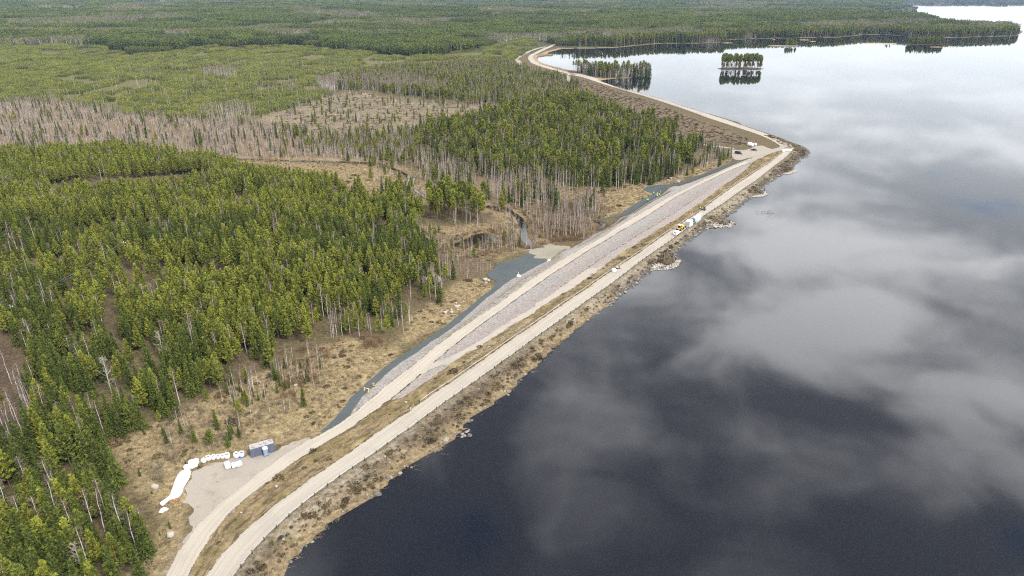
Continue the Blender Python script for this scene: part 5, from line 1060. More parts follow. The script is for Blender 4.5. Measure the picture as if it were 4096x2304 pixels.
def crumple(name, poly, m, hgt, label, cat, step=.5, sc=1.2, off_=.12):
    P = resample(np.vstack([poly, poly[:1]])[:, :2], step)[:-1]; x0, y0 = P.min(0); x1, y1 = P.max(0); X, Y = np.meshgrid(np.arange(x0, x1, step), np.arange(y0, y1, step)); I = np.stack([X.ravel(), Y.ravel()], 1); I = I[pinp(I, P)]; dd = dpoly(I, np.c_[P, P[:, 0]*0], True)[0]; I = I[dd > step*.4]; A = np.vstack([P, I]); n = len(P)
    vs, es, fs, *_ = delaunay_2d_cdt([Vector(p) for p in A], [(i, (i+1) % n) for i in range(n)], [list(range(n))], 1, 1e-4); V = np.array([v[:] for v in vs]); dd = dpoly(V, np.c_[P, P[:, 0]*0], True)[0]
    z = hgt*np.clip(dd/.7, 0, 1)**.6*(.45+1.1*N2.fbm(V[:, 0]*sc, V[:, 1]*sc, 4)); V = np.c_[V, zt(V[:, 0], V[:, 1])+off_+z]
    o = put(name, mesh(name, V, [list(f) if (vs[f[1]]-vs[f[0]]).cross(vs[f[2]]-vs[f[0]]) > 0 else list(f)[::-1] for f in fs], [m], smooth_=True)); return tag(o, label, cat)
crumple('blue_tarpaulin', ground_px(fx(('R2', [(1455,470),(1480,455),(1515,460),(1530,480),(1500,492),(1465,488)]))), P_blue, .35, 'crumpled blue tarpaulin lying on the ground between two open bags', 'tarpaulin', .3, 2)
crumple('white_sheet', ground_px(fx(('R2', [(640,675),(700,668),(782,670),(770,720),(762,745),(740,800),(715,840),(690,880),(670,905),(672,920),(655,950),(650,990),(620,1030),(590,1060),(520,1075),(480,1085),(430,1120),(400,1150),(370,1180),(335,1165),(322,1130),(420,1075),(470,1030),(490,960),(520,880),(550,790),(580,735),(605,705)]))), P_tarp, .7, 'long white plastic sheet covering a heap along the yard edge', 'tarpaulin', .55, .8)
crumple('white_sheet', ground_px(fx(('R2', [(305,1270),(320,1245),(350,1220),(385,1195),(430,1205),(455,1222),(440,1245),(390,1258),(375,1275),(330,1280)]))), P_tarp, .5, 'small crumpled white sheet below the end of the long white sheet', 'tarpaulin', .4, 1.6)
for k, (p, q) in enumerate((((480, 1098), (570, 1088)), ((470, 1120), (590, 1100)), ((560, 1145), (625, 1118)), ((380, 1140), (470, 1095)))):
    a, b = G('R2', *p), G('R2', *q); rzz = heading(a, b); o = MB().box((0, 0, .04), ((b-a).length, .16, .06), .008).build('board', P_redw, None, ((a+b)/2+Vector((0, 0, .06))), rzz); tag(o, 'reddish striped board lying by the lower end of the white sheet', 'board', 'red boards by the white sheet')
for k, (p, q, w_, hz_) in enumerate((((1045, 478), (1300, 434), .5, .5), ((905, 550), (1005, 508), .6, .35))):
    a, b = G('R2', *p), G('R2', *q); rzz = heading(a, b); L_ = (b-a).length; q_ = MB()
    for i in range(4):
        for j in range(3): q_.box((random.uniform(-.2, .2), (i-1.5)*w_/3.2, .06+j*hz_/3), (L_*random.uniform(.8, 1), w_/3.6, .09), .006, random.uniform(-.03, .03))
    tag(q_.build('board_stack', P_wood, None, (a+b)/2+Vector((0, 0, .12)), rzz), ('long stack of grey weathered boards behind the row of open bags', 'short stack of grey boards between full and open bags')[k], 'boards')
def palletbag(x, y, lab, hh, blocks):
    p = G('R2', x, y); t = thing('pallet_load', lab, 'pallet', (p.x, p.y, zt(p.x, p.y)+.12), rz+.15); q = MB()
    for yy in (-.5, 0, .5): q.box((0, yy, .07), (1.2, .1, .12))
    for i in range(5): q.box((-.48+i*.24, 0, .145), (.14, 1.2, .025))
    q.build('pallet', P_wood, t); q = MB()
    for bx, by, bz, sx, sy, sz_ in blocks: q.box((bx, by, .16+bz), (sx, sy, sz_), .09)
    q.build('load', P_tarp, t)
palletbag(1312, 628, 'tall white wrapped pallet load, largest of three on the yard', 1.4, [(0, 0, .75, 1.25, 1.25, 1.5)]); palletbag(1403, 612, 'low white wrapped pallet load, middle of three on the yard', .8, [(-.25, 0, .45, .7, 1.2, .9), (.35, .05, .35, .62, 1.15, .7)]); palletbag(1480, 595, 'white sacks on a pallet, the one nearest the container', 1., [(-.3, -.3, .5, .62, .62, 1.), (.32, -.3, .5, .6, .62, .95), (-.3, .33, .5, .62, .6, 1.05), (.32, .33, .45, .6, .6, .9)])
a, b = G('R1', 1012, 1088), G('R1', 1050, 1060); tag(MB().bar((0, 0, 0), ((b.x-a.x)*1.1, (b.y-a.y)*1.1, 1.1), .2, 10).build('black_pipe', P_black, None, a+Vector((0, 0, .2))), 'black pipe leaning out of the forest edge near the yard', 'pipe')
# --- boulders told apart by place
def boulder(crop, x, y, s, lab, m=M_rock, group=None, k=0, sq=1):
    p = G(crop, x, y); me = ROCKS[k % 5].copy(); me.materials.append(m); o = put('boulder', me, None, (p.x, p.y, p.z+s*.28), k*1.3); o.scale = (s, s, s*sq); tag(o, lab, 'boulder', group)
boulder('A', 207, 1040, 1.15, 'pale boulder standing upright beside the small spruce below the yard', M_rockp, None, 1, 1.3); boulder('A', 50, 535, 1.2, 'flat pale boulder on dry grass left of the white sheet', M_rockp, None, 2, .7); boulder('C', 672, 95, 4.2, 'huge rounded granite boulder among the trees of the forest edge', M_rock, None, 3, .95)
for i, (x, y, s) in enumerate(((815, 440, 1.3), (885, 440, 1.5), (945, 375, 1.6), (975, 365, 1.2), (885, 408, .9), (940, 330, .8), (1022, 312, .9), (835, 415, .7), (960, 405, .7))): boulder('C', x, y, s*.72, 'pale cut boulder in the heap at the foot of the grass mound', M_rockp, 'pale boulders at the foot of the mound', i)
for i, (x, y, s) in enumerate(((118, 785, 1.3), (152, 795, 1.1), (130, 815, .7))): boulder('M', x, y, s, 'pale boulder beside the neck of the blue-grey chippings pad', M_rockp, 'pale boulders beside the chippings pad', i)
boulder('E', 1190, 322, 1.9, 'pale boulder touching the edge of the far chippings track', M_rockp, None, 1, 1.2); boulder('E', 1165, 330, 1.1, 'grey boulder beside the pale boulder at the far chippings track', M_rockd, None, 2)
for i, (x, y, s) in enumerate(((1110, 278, 1.5), (1080, 250, 1.2), (1080, 298, 1.2), (1145, 278, 1.1), (1215, 300, 1.2), (960, 160, 1.1), (1275, 262, 1.1))): boulder('E', x, y, s, 'grey boulder on the rough slope above the far chippings track', M_rock, 'boulders above the far chippings track', i)
for i, (x, y, s) in enumerate(((1345, 905, .85), (1375, 885, .9), (1365, 915, .7), (1390, 880, .6), (1340, 925, .6), (1400, 868, .5))):
    p = unp([(1200+x/2.07, 1300+y/2.07)], .2)[0]; me = ROCKS[i % 5].copy(); me.materials.append(M_rock); o = put('boulder', me, None, (p[0], p[1], .15), i); o.scale = (s*.75,)*3; tag(o, 'pale boulder at the water tip of the bare gravel ramp', 'boulder', 'pale boulders at the gravel ramp')
for crop, x, y, s, lab in (('A', 945, 797, .35, 'small white stone low on the grass verge between the roads'), ('A', 1310, 528, .45, 'small pale stone on the dark patch of the grass verge'), ('B', 1520, 611, .5, 'white slab lying on the verge near the end of the guard rail'), ('B', 1613, 380, .4, 'white stone lying on the pink crushed stone slope'), ('B', 240, 418, .9, 'white rock between bare bushes at the forest edge')): boulder(crop, x, y, s, lab, M_rockp, None, int(x))
# --- no-entry sign and barrier board on the chippings track
p = G('B', 1143, 428); q_ = Vector((-p.x, -p.y, 0)); rzz = math.atan2(q_.y, q_.x)+PI/2
t_ = thing('no_entry_sign', 'round red no entry sign with yellow bar on a post beside the barrier', 'sign', (p.x, p.y, p.z), rzz)
MB().bar((0, .04, 0), (0, .04, 1.45), .03).build('post', P_steel, t_); MB().bar((0, .0, 1.15), (0, -.03, 1.15), .33, 28).build('rim', P_yelw, t_); MB().bar((0, -.03, 1.15), (0, -.045, 1.15), .29, 28).build('disc', simple('sign_red', (.55, .025, .012), .5, .3, .05), t_); MB().box((0, -.055, 1.15), (.46, .015, .12), .005).build('bar', P_yelw, t_); MB().box((0, -.02, .62), (.4, .03, .3), .005).build('lower_plate', P_yel, t_); MB().box((0, 0, .08), (.6, .5, .16), .03).build('foot', P_black, t_)
a, b = G('B', 1042, 472), G('B', 1090, 484); rzz = heading(a, b); L_ = (b-a).length; mid = (a+b)/2
t_ = thing('road_barrier', 'red and white striped board on two yellow trestles across the chippings track', 'barrier', (mid.x, mid.y, zt(mid.x, mid.y)+.13), rzz)
n = 8; LB = L_+1.1
for i in range(n): MB().box((-LB/2+LB*(i+.5)/n, 0, .86), (LB/n, .05, .17)).build('stripe', (P_yelw if i % 2 else P_redw) if i not in (1, 4, 5) else P_white, t_)
for s in (-1, 1):
    q = MB()
    for dx, dy in ((-.12, -.4), (.12, .4), (-.12, .4), (.12, -.4)): q.bar((s*L_/2+dx, dy, 0), (s*L_/2+dx*.3, 0, .98), .05, 6)
    q.build('trestle', P_yelw, t_)
def mpost(crop, x, y, lab, h=1.1, m=P_white, r=.06):
    p = G(crop, x, y); t = thing('marker_post', lab, 'post', (p.x, p.y, p.z-.05)); MB().bar((0, 0, 0), (0, 0, h), r, 8).build('shaft', m, t); MB().bar((0, 0, h), (0, 0, h+.08), r*1.15, 8).build('cap', P_black if m is P_white else P_white, t)
mpost('B', 1575, 697, 'white marker post at the near end of the inner guard rail'); mpost('A', 1645, 645, 'thin white stick at the road edge beside the outer guard rail', .9, P_white, .04); mpost('M', 968, 1095, 'white marker post behind the inner guard rail, midway along the dam', 1.2); mpost('M', 505, 722, 'white post just behind the concrete ring', 1.5); mpost('E', 1085, 408, 'thin grey post on the edge of the far chippings pad', 1.6, P_steel, .05); mpost('E', 953, 968, 'white post beside the inner guard rail behind the white pickup', 1.0); mpost('M', 1700, 545, 'white topped post in the verge above the dark drum', .9); mpost('E', 1335, 692, 'first white post beside the inner rail above the tunnel tent', .8); mpost('E', 1358, 680, 'second white post beside the inner rail above the tunnel tent', .8)
# --- concrete well ring
p = G('M', 507, 745); t_ = thing('concrete_ring', 'round white concrete well ring at the edge of the large chippings pad', 'well ring', (p.x, p.y, p.z+.1)); V, F = torus(.85, .17, 28, 4); V = [(x, y, .35+z*2.4) for x, y, z in V]; put('ring', mesh('ring', V, F, [P_conc]), t_); MB().bar((0, 0, .02), (0, 0, .3), .7, 24).build('inner_fill', P_sandf, t_)
# --- white block and dark drum on the crest
p = G('M', 1610, 692); t_ = thing('bulk_bag', 'square white bag standing alone on the crest road next to a dark drum', 'bag', (p.x, p.y, p.z+.15), .3); MB().box((0, 0, .7), (1.7, 1.5, 1.35), .16).build('sack', P_tarp, t_)
for i in range(4): a_ = PI/4+i*PI/2; MB().bar((.6*math.cos(a_), .6*math.sin(a_), 1.3), (.3*math.cos(a_), .3*math.sin(a_), 1.5), .03, 6).build('lifting_loop', P_bag, t_)
p = G('M', 1645, 655); t_ = thing('drum_frame', 'low black steel frame with a drum standing beside the inner guard rail', 'frame', (p.x, p.y, p.z+.15), .1)
q = MB()
for x in (-1.1, -.3, .3, 1.1): q.bar((x, -.4, 0), (x, 0, .9), .06, 6); q.bar((x, .4, 0), (x, 0, .9), .06, 6)
q.box((0, 0, .08), (3., 1.1, .1)).box((0, 0, .92), (2.6, .12, .1)); q.build('frame', P_black, t_); MB().bar((-.3, 0, .6), (.3, 0, .6), .42, 18).build('drum', P_grey, t_)
a, b = G('M', 835, 565), G('M', 885, 545); tag(crumple('white_sheet', np.array([[a.x, a.y], [b.x-1.2, b.y+1.2], [b.x, b.y], [b.x-2, b.y-1.5], [a.x+.3, a.y-.9]]), P_tarp, .25, 'white cloth lying at the tip of the large chippings pad', 'tarpaulin', .4, 1.5))
p, q_ = G('M', 598, 442), G('M', 650, 432); tag(MB().box((0, 0, .1), ((q_-p).length+1, .5, .12), .02).build('plank_bridge', P_wood, None, (p+q_)/2+Vector((0, 0, .25)), heading(p, q_)), 'narrow plank footbridge over the brook beside the tan gravel', 'footbridge')
# --- vehicles
def wheel(parent, x, y, r=.34, w_=.22):
    s = 1 if y > 0 else -1; t = MB().bar((x, y-s*w_/2, r), (x, y+s*w_/2, r), r, 20).build('wheel', P_tyre, parent); MB().bar((x, y+s*w_/2, r), (x, y+s*(w_/2+.02), r), r*.62, 16).build('rim', P_steel, t)
def vehicle(name, label, pos, rzz, prof, W, m, glass, win_front=None, lamps=True, wheels=None, inset=.12, group=None):
    t = thing(name, label, 'car' if 'van' not in name and 'pickup' not in name else ('van' if 'van' in name else 'pickup'), pos, rzz, group)
    MB().prism(prof, -W/2, W/2, .05, inset).build('body', m, t)
    for y0, y1, quad in glass: MB().poly([Vector(q) for q in quad]).build('window', P_glass, t)
    xs = [p[0] for p in prof]; x0, x1 = min(xs), max(xs)
    for x in wheels:
        for y in (-W/2+.1, W/2-.1): wheel(t, x, y)
    for s in (-1, 1):
        MB().box((x1-.02, s*(W/2-.28), .72), (.1, .3, .16), .02).build('headlight', P_chrome, t); MB().box((x0+.02, s*(W/2-.16), .85), (.08, .16, .3), .02).build('tail_light', P_red, t)
        MB().box((x1-(x1-x0)*.33, s*(W/2+.1), 1.12), (.12, .2, .18), .03).build('wing_mirror', m, t)
    MB().box((x0-.01, 0, .5), (.12, W-.2, .2), .03).build('bumper', P_black if m is not P_white else P_grey, t); return t
def sidewin(x0, x1, z0, z1, W, ins0, ins1, sl0=0, sl1=0):
    return [(0, 0, [(x0, s*(W/2+.012-ins0), z0), (x1, s*(W/2+.012-ins0), z0), (x1+sl1, s*(W/2+.012-ins1), z1), (x0+sl0, s*(W/2+.012-ins1), z1)]) for s in (-1, 1)]
# black van: rear left, nose lower right
a, b = G('F', 812, 338), G('F', 882, 345); rzz = heading(a, b); mid = (a+b)/2+Vector((-math.sin(rzz), math.cos(rzz), 0))*.9; W = 1.95
prof = [(-2.6, .35), (2.5, .35), (2.65, .6), (2.6, 1.0), (1.75, 1.25), (1.15, 2.0), (.9, 2.12), (-2.45, 2.12), (-2.6, 1.9)]
vehicle('black_van', 'black panel van parked on the gravel pad near the trees', (mid.x, mid.y, zt(mid.x, mid.y)+.18), rzz, prof, W, P_black, sidewin(.35, 1.35, 1.25, 1.85, W, .1, .16, 0, -.32)+[(0, 0, [(1.78, -.72, 1.27), (1.78, .72, 1.27), (1.19, .66, 2.0), (1.19, -.66, 2.0)])], wheels=(-1.65, 1.75))
# dark car: nose left
a, b = G('F', 1054, 303), G('F', 990, 298); rzz = heading(a, b); mid = (a+b)/2+Vector((math.sin(rzz), -math.cos(rzz), 0))*.85; W = 1.8
prof = [(-2.2, .3), (2.2, .3), (2.25, .62), (2.1, .82), (1.1, .95), (.35, 1.42), (-1.2, 1.46), (-2.0, 1.05), (-2.25, .9)]
vehicle('estate_car', 'dark blue estate car parked between the white bags and the black van', (mid.x, mid.y, zt(mid.x, mid.y)+.18), rzz, prof, W, simple('dark_blue_paint', (.012, .016, .03), .2, .5, .2), sidewin(-1.5, .9, .95, 1.34, W, .06, .13, .15, -.55)+[(0, 0, [(1.12, -.7, .98), (1.12, .7, .98), (.37, .62, 1.41), (.37, -.62, 1.41)]), (0, 0, [(-2.02, .66, 1.06), (-2.02, -.66, 1.06), (-1.24, -.6, 1.45), (-1.24, .6, 1.45)])], wheels=(-1.4, 1.4))
# white pickup with canopy on the crest, tail towards the camera
HD = math.atan2(DD[1], DD[0]); a = (G('E', 1135, 938)+G('E', 1178, 944))/2; W = 1.85; b = G('E', 1215, 905); rzz = HD+.02; c = Vector((a.x, a.y, 0))+Vector((math.cos(rzz), math.sin(rzz), 0))*2.6
prof = [(-2.55, .45), (2.5, .45), (2.6, .7), (2.5, 1.0), (1.35, 1.12), (.75, 1.75), (.4, 1.82), (-2.35, 1.9), (-2.55, 1.15)]
vehicle('white_pickup', 'white pickup with hard canopy standing behind the yellow loader', (c.x, c.y, zt(c.x, c.y)+.18), rzz, prof, W, P_white, sidewin(.1, .95, 1.15, 1.62, W, .05, .14, .05, -.35)+sidewin(-2., -.5, 1.3, 1.62, W, .08, .14, .05, -.05)+[(0, 0, [(-2.56, -.62, 1.22), (-2.56, .62, 1.22), (-2.41, .58, 1.72), (-2.41, -.58, 1.72)]), (0, 0, [(1.38, -.7, 1.15), (1.38, .7, 1.15), (.79, .6, 1.74), (.79, -.6, 1.74)])], wheels=(-1.6, 1.55), inset=.14)
# yellow loader
a = G('E', 1180, 872); b = G('E', 1262, 880); c = (G('E', 1178, 872)+G('E', 1245, 878))/2; rzz = HD-.12; c = c+Vector((math.cos(rzz), math.sin(rzz), 0))*1.0
t_ = thing('wheel_loader', 'yellow loader with white cab roof between white pickup and grey cabin', 'loader', (c.x, c.y, zt(c.x, c.y)+.18), rzz)
MB().prism([(-.2, .8), (2.4, .8), (2.5, 1.5), (2.2, 1.95), (.3, 2.1), (-.2, 1.9)], -.85, .85, .1).build('engine_hood', P_yel, t_); MB().prism([(-2.3, .7), (.2, .7), (.2, 1.35), (-2.2, 1.35), (-2.35, 1.1)], -.95, .95, .07).build('chassis', P_yel, t_)
q = MB()
for x in (-1.95, -.35):
    for y in (-.72, .72): q.box((x, y, 2.05), (.1, .1, 1.4), .01)
q.build('cab_frame', P_yel, t_); MB().box((-1.15, 0, 2.05), (1.52, 1.36, 1.3), .05).build('cab_glass', P_glass, t_); MB().box((-1.15, 0, 2.82), (1.95, 1.75, .16), .05).build('cab_roof', simple('cream_roof', (.78, .75, .62), .5, .3, .05), t_)
for x in (-1.5, 1.5):
    for y in (-1.05, 1.05): wheel(t_, x, y, .72, .5)
q = MB()
for y in (-.5, .5): q.bar((2.2, y, 1.3), (3.4, y, .6), .1, 8)
q.build('lift_arm', P_black, t_); MB().prism([(3.2, .15), (3.9, .1), (3.95, .25), (3.45, .4), (3.3, 1.05), (3.2, 1.05)], -1.1, 1.1, .02).build('bucket', P_black, t_)
# grey cabin and tunnel tent
c = (G('E', 1280, 835)+G('E', 1325, 840))/2; rzz = HD-.03; c = c+Vector((math.cos(rzz), math.sin(rzz), 0))*1.9; L, W, HC = 3.9, 2.5, 2.6
t_ = thing('site_cabin', 'grey box cabin with white roof on the crest beside the tunnel tent', 'cabin', (c.x, c.y, zt(c.x, c.y)+.2), rzz)
MB().box((0, 0, HC/2+.12), (L, W, HC), .04).build('walls', P_lgrey, t_); MB().box((0, 0, HC+.17), (L+.1, W+.1, .12), .03).build('roof', P_white, t_); MB().box((-L/2-.015, .62, HC/2+.1), (.05, 1.15, HC-.25), .01).build('shade_toned_end', P_grey, t_); d_ = MB().box((-L/2-.02, -.45, HC/2+.08), (.06, .85, HC-.35), .01).build('door', P_grey, t_); MB().box((-L/2-.06, -.15, 1.25), (.05, .05, .2), .005).build('handle', P_black, d_)  # shade on the near end is put into its darker grey
q = MB(); q.bar((-L/2-.05, -.95, .2), (-L/2-.05, -.95, HC-.1), .03, 6); q.bar((-L/2-.05, .02, .2), (-L/2-.05, .02, HC-.1), .03, 6); q.build('door_frame', P_white, t_)
for x in (-1.4, 1.4):
    for y in (-1., 1.): MB().box((x, y, .06), (.3, .3, .12)).build('foot', P_black, t_)
c = (G('E', 1345, 775)+G('E', 1390, 800))/2; c = c+Vector((math.cos(HD), math.sin(HD), 0))*3.6; L, R_ = 7.0, 1.75
t_ = thing('tunnel_tent', 'pale translucent tunnel tent with open dark end standing on the crest', 'tent', (c.x, c.y, zt(c.x, c.y)+.17), HD)
V = []; F = []; n, k = 18, 15
for i in range(n+1):
    x = -L/2+L*i/n; sag = .05*abs(math.sin(i*PI/3))
    for j in range(k+1): a_ = PI*j/k; V.append((x, (R_-sag)*math.cos(a_), (R_*1.42-sag)*math.sin(a_)**.8))
for i in range(n):
    for j in range(k): q0 = i*(k+1)+j; F.append([q0, q0+1, q0+k+2, q0+k+1])
put('cover', mesh('cover', V, F, [P_tent], smooth_=True), t_); fe = [(L/2, R_*math.cos(PI*j/k), R_*1.42*math.sin(PI*j/k)**.8) for j in range(k+1)]; MB().poly([Vector(v) for v in fe]).build('closed_end', P_tent, t_)
for x in (-L/2, -L/4, 0, L/4, L/2-.05):
    q = MB(); pts = [(x, (R_+.0)*math.cos(PI*j/k), R_*1.42*math.sin(PI*j/k)**.8) for j in range(k+1)]
    for p_, q_ in zip(pts[:-1], pts[1:]): q.bar(p_, q_, .045, 6)
    q.build('hoop', P_grey, t_)
q = MB(); q.box((-L/2+1.2, .5, .5), (1.4, .7, .9), .05); q.box((-L/2+2.6, -.3, .6), (1., .9, 1.1), .05); tag(q.build('equipment_crate', P_black, None, t_.location, HD), 'dark equipment crates just inside the open end of the tunnel tent', 'crates')
MB().poly([Vector(v) for v in [(-L/2+.02, R_*math.cos(PI*j/k)*.98, R_*1.4*math.sin(PI*j/k)**.8) for j in range(9, k+1)]+[(-L/2+.02, -1.3, .0), (-L/2-.3, -.9, 1.2)]]).build('end_flap', P_tent, t_)
for k, (x, y, l_) in enumerate(((1270, 862, 3.2), (1455, 695, 3.)), ): 
    p = G('E', x, y); tag(MB().box((0, 0, .1), (l_, .5, .12), .02).box((.2, .25, .2), (l_*.8, .35, .1), .02).build('timber_pile', simple('pale_timber', (.58, .48, .38), .8, .2, .15), None, p+Vector((0, 0, .2)), HD-.2*k), ('pale timber lying between yellow loader and outer guard rail', 'pale timber lying on the road just past the tunnel tent')[k], 'timber')
# drilling rig
c = G('E', 1490, 640); t_ = thing('drill_rig', 'small dark tracked drill rig with upright mast on the crest road', 'drill rig', (c.x, c.y, zt(c.x, c.y)+.17), HD+.1)
for y in (-.7, .7): MB().prism([(-1.3, 0), (1.3, 0), (1.5, .25), (1.3, .5), (-1.3, .5), (-1.5, .25)], y-.2, y+.2, .05).build('track', P_tyre, t_)
MB().box((.2, 0, .85), (2.6, 1.2, .55), .06).build('deck', P_post, t_); MB().box((.9, .1, 1.35), (1.1, .9, .6), .06).build('engine', P_black, t_); q = MB()
for y in (-.14, .14): q.bar((-1.2, y, .4), (-1.2, y, 5.2), .06, 6)
for z in (.8, 1.6, 2.4, 3.2, 4, 4.8): q.bar((-1.2, -.14, z), (-1.2, .14, z+.3), .035, 6)
q.bar((-.2, 0, 1.), (-1.15, 0, 2.6), .06, 6); q.build('mast', P_post, t_); MB().box((-1.34, 0, 3.4), (.3, .35, .6), .04).build('drill_head', P_yel, t_); MB().bar((-1.4, 0, .1), (-1.4, 0, 3.2), .04, 8).build('drill_rod', P_steel, t_)
# --- far barrier, sign and bags at the corner
a, b = G('F', 1392, 302), G('F', 1470, 300); rzz = heading(a, b); L_ = (b-a).length; mid = (a+b)/2; t_ = thing('road_block', 'long white concrete barrier across the crest road at the corner', 'barrier', (mid.x, mid.y, zt(mid.x, mid.y)+.2), rzz); MB().prism([(-.45, 0), (.45, 0), (.4, .3), (.2, .5), (.16, 1.25), (-.16, 1.25), (-.2, .5), (-.4, .3)], -L_/2, L_/2, .02).build('barrier', P_white, t_, None, PI/2); MB().box((0, 0, 1.28), (L_*.95, .2, .04)).build('cap_rail', P_lgrey, t_)
p = G('F', 1373, 312); tag(MB().box((0, 0, .75), (1.9, 1.3, 1.5), .12).build('white_block', P_white, None, (p.x, p.y, p.z+.15), rzz), 'white concrete block beside the left end of the long road barrier', 'concrete block')
p = G('F', 1478, 305); t_ = thing('warning_sign', 'yellow warning board on a post at the right end of the road barrier', 'sign', (p.x, p.y, p.z+.1), rzz); MB().bar((0, 0, 0), (0, 0, 2.0), .04).build('post', P_steel, t_); MB().box((0, -.05, 1.7), (.7, .03, .7), .005).build('board', P_yelw, t_)
for i, (x, y, s) in enumerate(((968, 240, 1.7), (985, 245, 1.8), (990, 230, 1.7), (1010, 250, 1.6), (1018, 240, 1.7), (1048, 240, 1.6), (972, 228, 1.6))):
    bulkbag(G('F', x, y), s, False, 'full white bulk bag in the heap above the parked dark car' if i != 5 else 'full white bulk bag standing a little apart right of the heap', 'white bags above the parked car' if i != 5 else None)
# --- guard rails
def guardrail(line, label, gap, side, z0=2.2, name='guard_rail', RM=None):
    P = resample(line[:, :2], gap); t_d = np.gradient(P, axis=0); t_d /= np.linalg.norm(t_d, axis=1)[:, None]; nr_ = np.c_[-t_d[:, 1], t_d[:, 0]]*side; c0 = P[0]; Zs = zt(P[:, 0], P[:, 1]); t = thing(name, label, 'guard rail', (c0[0], c0[1], Zs[0])); Q = smooth(resample(np.c_[line[:, :2]], 1.0), 2); td = np.gradient(Q, axis=0); td /= np.linalg.norm(td, axis=1)[:, None]; nn_ = np.c_[-td[:, 1], td[:, 0]]*side; zq = zt(Q[:, 0], Q[:, 1]); prof = [(.0, .52), (.07, .57), (.02, .64), (.07, .71), (.0, .78), (-.04, .78), (-.04, .52)]; m = len(prof); V = []; F = []
    for (x, y), (nx_, ny_), z in zip(Q, nn_, zq):
        for d_, h_ in prof: V.append((x-nx_*d_-c0[0], y-ny_*d_-c0[1], z+h_-Zs[0]+.1))
    for i in range(len(Q)-1):
        for j in range(m): F.append([i*m+j, i*m+(j+1) % m, (i+1)*m+(j+1) % m, (i+1)*m+j])
    put('rail', mesh('rail', V, F, [RM or P_rail], smooth_=False), t); bp = MB().box((0, 0, .45), (.16, .14, 1.1), .01); me = bpy.data.meshes.new('post'); bp.bm.to_mesh(me); bp.bm.free(); me.materials.append(P_post)
    _, w_ = proj(np.c_[P, Zs]); near_ = np.argsort(w_)[:99]; rest = []
    for i in range(len(P)):
        loc = (P[i, 0]+nr_[i, 0]*.13-c0[0], P[i, 1]+nr_[i, 1]*.13-c0[1], Zs[i]-Zs[0])
        if i in set(near_.tolist()): o = put('post', me, t, loc, math.atan2(t_d[i, 1], t_d[i, 0]))
        else: rest.append((loc, math.atan2(t_d[i, 1], t_d[i, 0])))
    if rest:
        q = MB()
        for l_, r_ in rest: q.box((l_[0], l_[1], l_[2]+.45), (.16, .14, 1.1), 0, r_)
        tag(q.build('many_posts', P_post, t), kind='stuff')
    return t
guardrail(wUR, 'long pale guard rail on dark posts along the water side of the dam', 4.0, -1)
k0 = np.argmin(np.linalg.norm(wUL-unp(fx(('B', [(1640, 650)])), 2.2)[0], axis=1)); k1 = np.argmin(np.linalg.norm(wUL-unp(fx(('F', [(1340, 338)])), 2.2)[0], axis=1)); guardrail(wUL[k0:k1], 'weathered guard rail along the grass verge, between the two roads', 4.0, 1, RM=P_railb)
r2 = w2R[np.argmin(np.linalg.norm(w2R-unp(fx(('R6', [(1900, 722)])), 2.2)[0], axis=1)):np.argmin(np.linalg.norm(w2R-unp(fx(('R6', [(1090, 465)])), 2.2)[0], axis=1))]; guardrail(r2, 'distant guard rail along the lake side of the far dam road', 4., -1)
r3 = w2L[np.argmin(np.linalg.norm(w2L-unp(fx(('R6', [(1800, 723)])), 2.2)[0], axis=1)):np.argmin(np.linalg.norm(w2L-unp(fx(('R6', [(1100, 495)])), 2.2)[0], axis=1))]; guardrail(r3, 'distant guard rail along the land side of the far dam road', 4., 1)
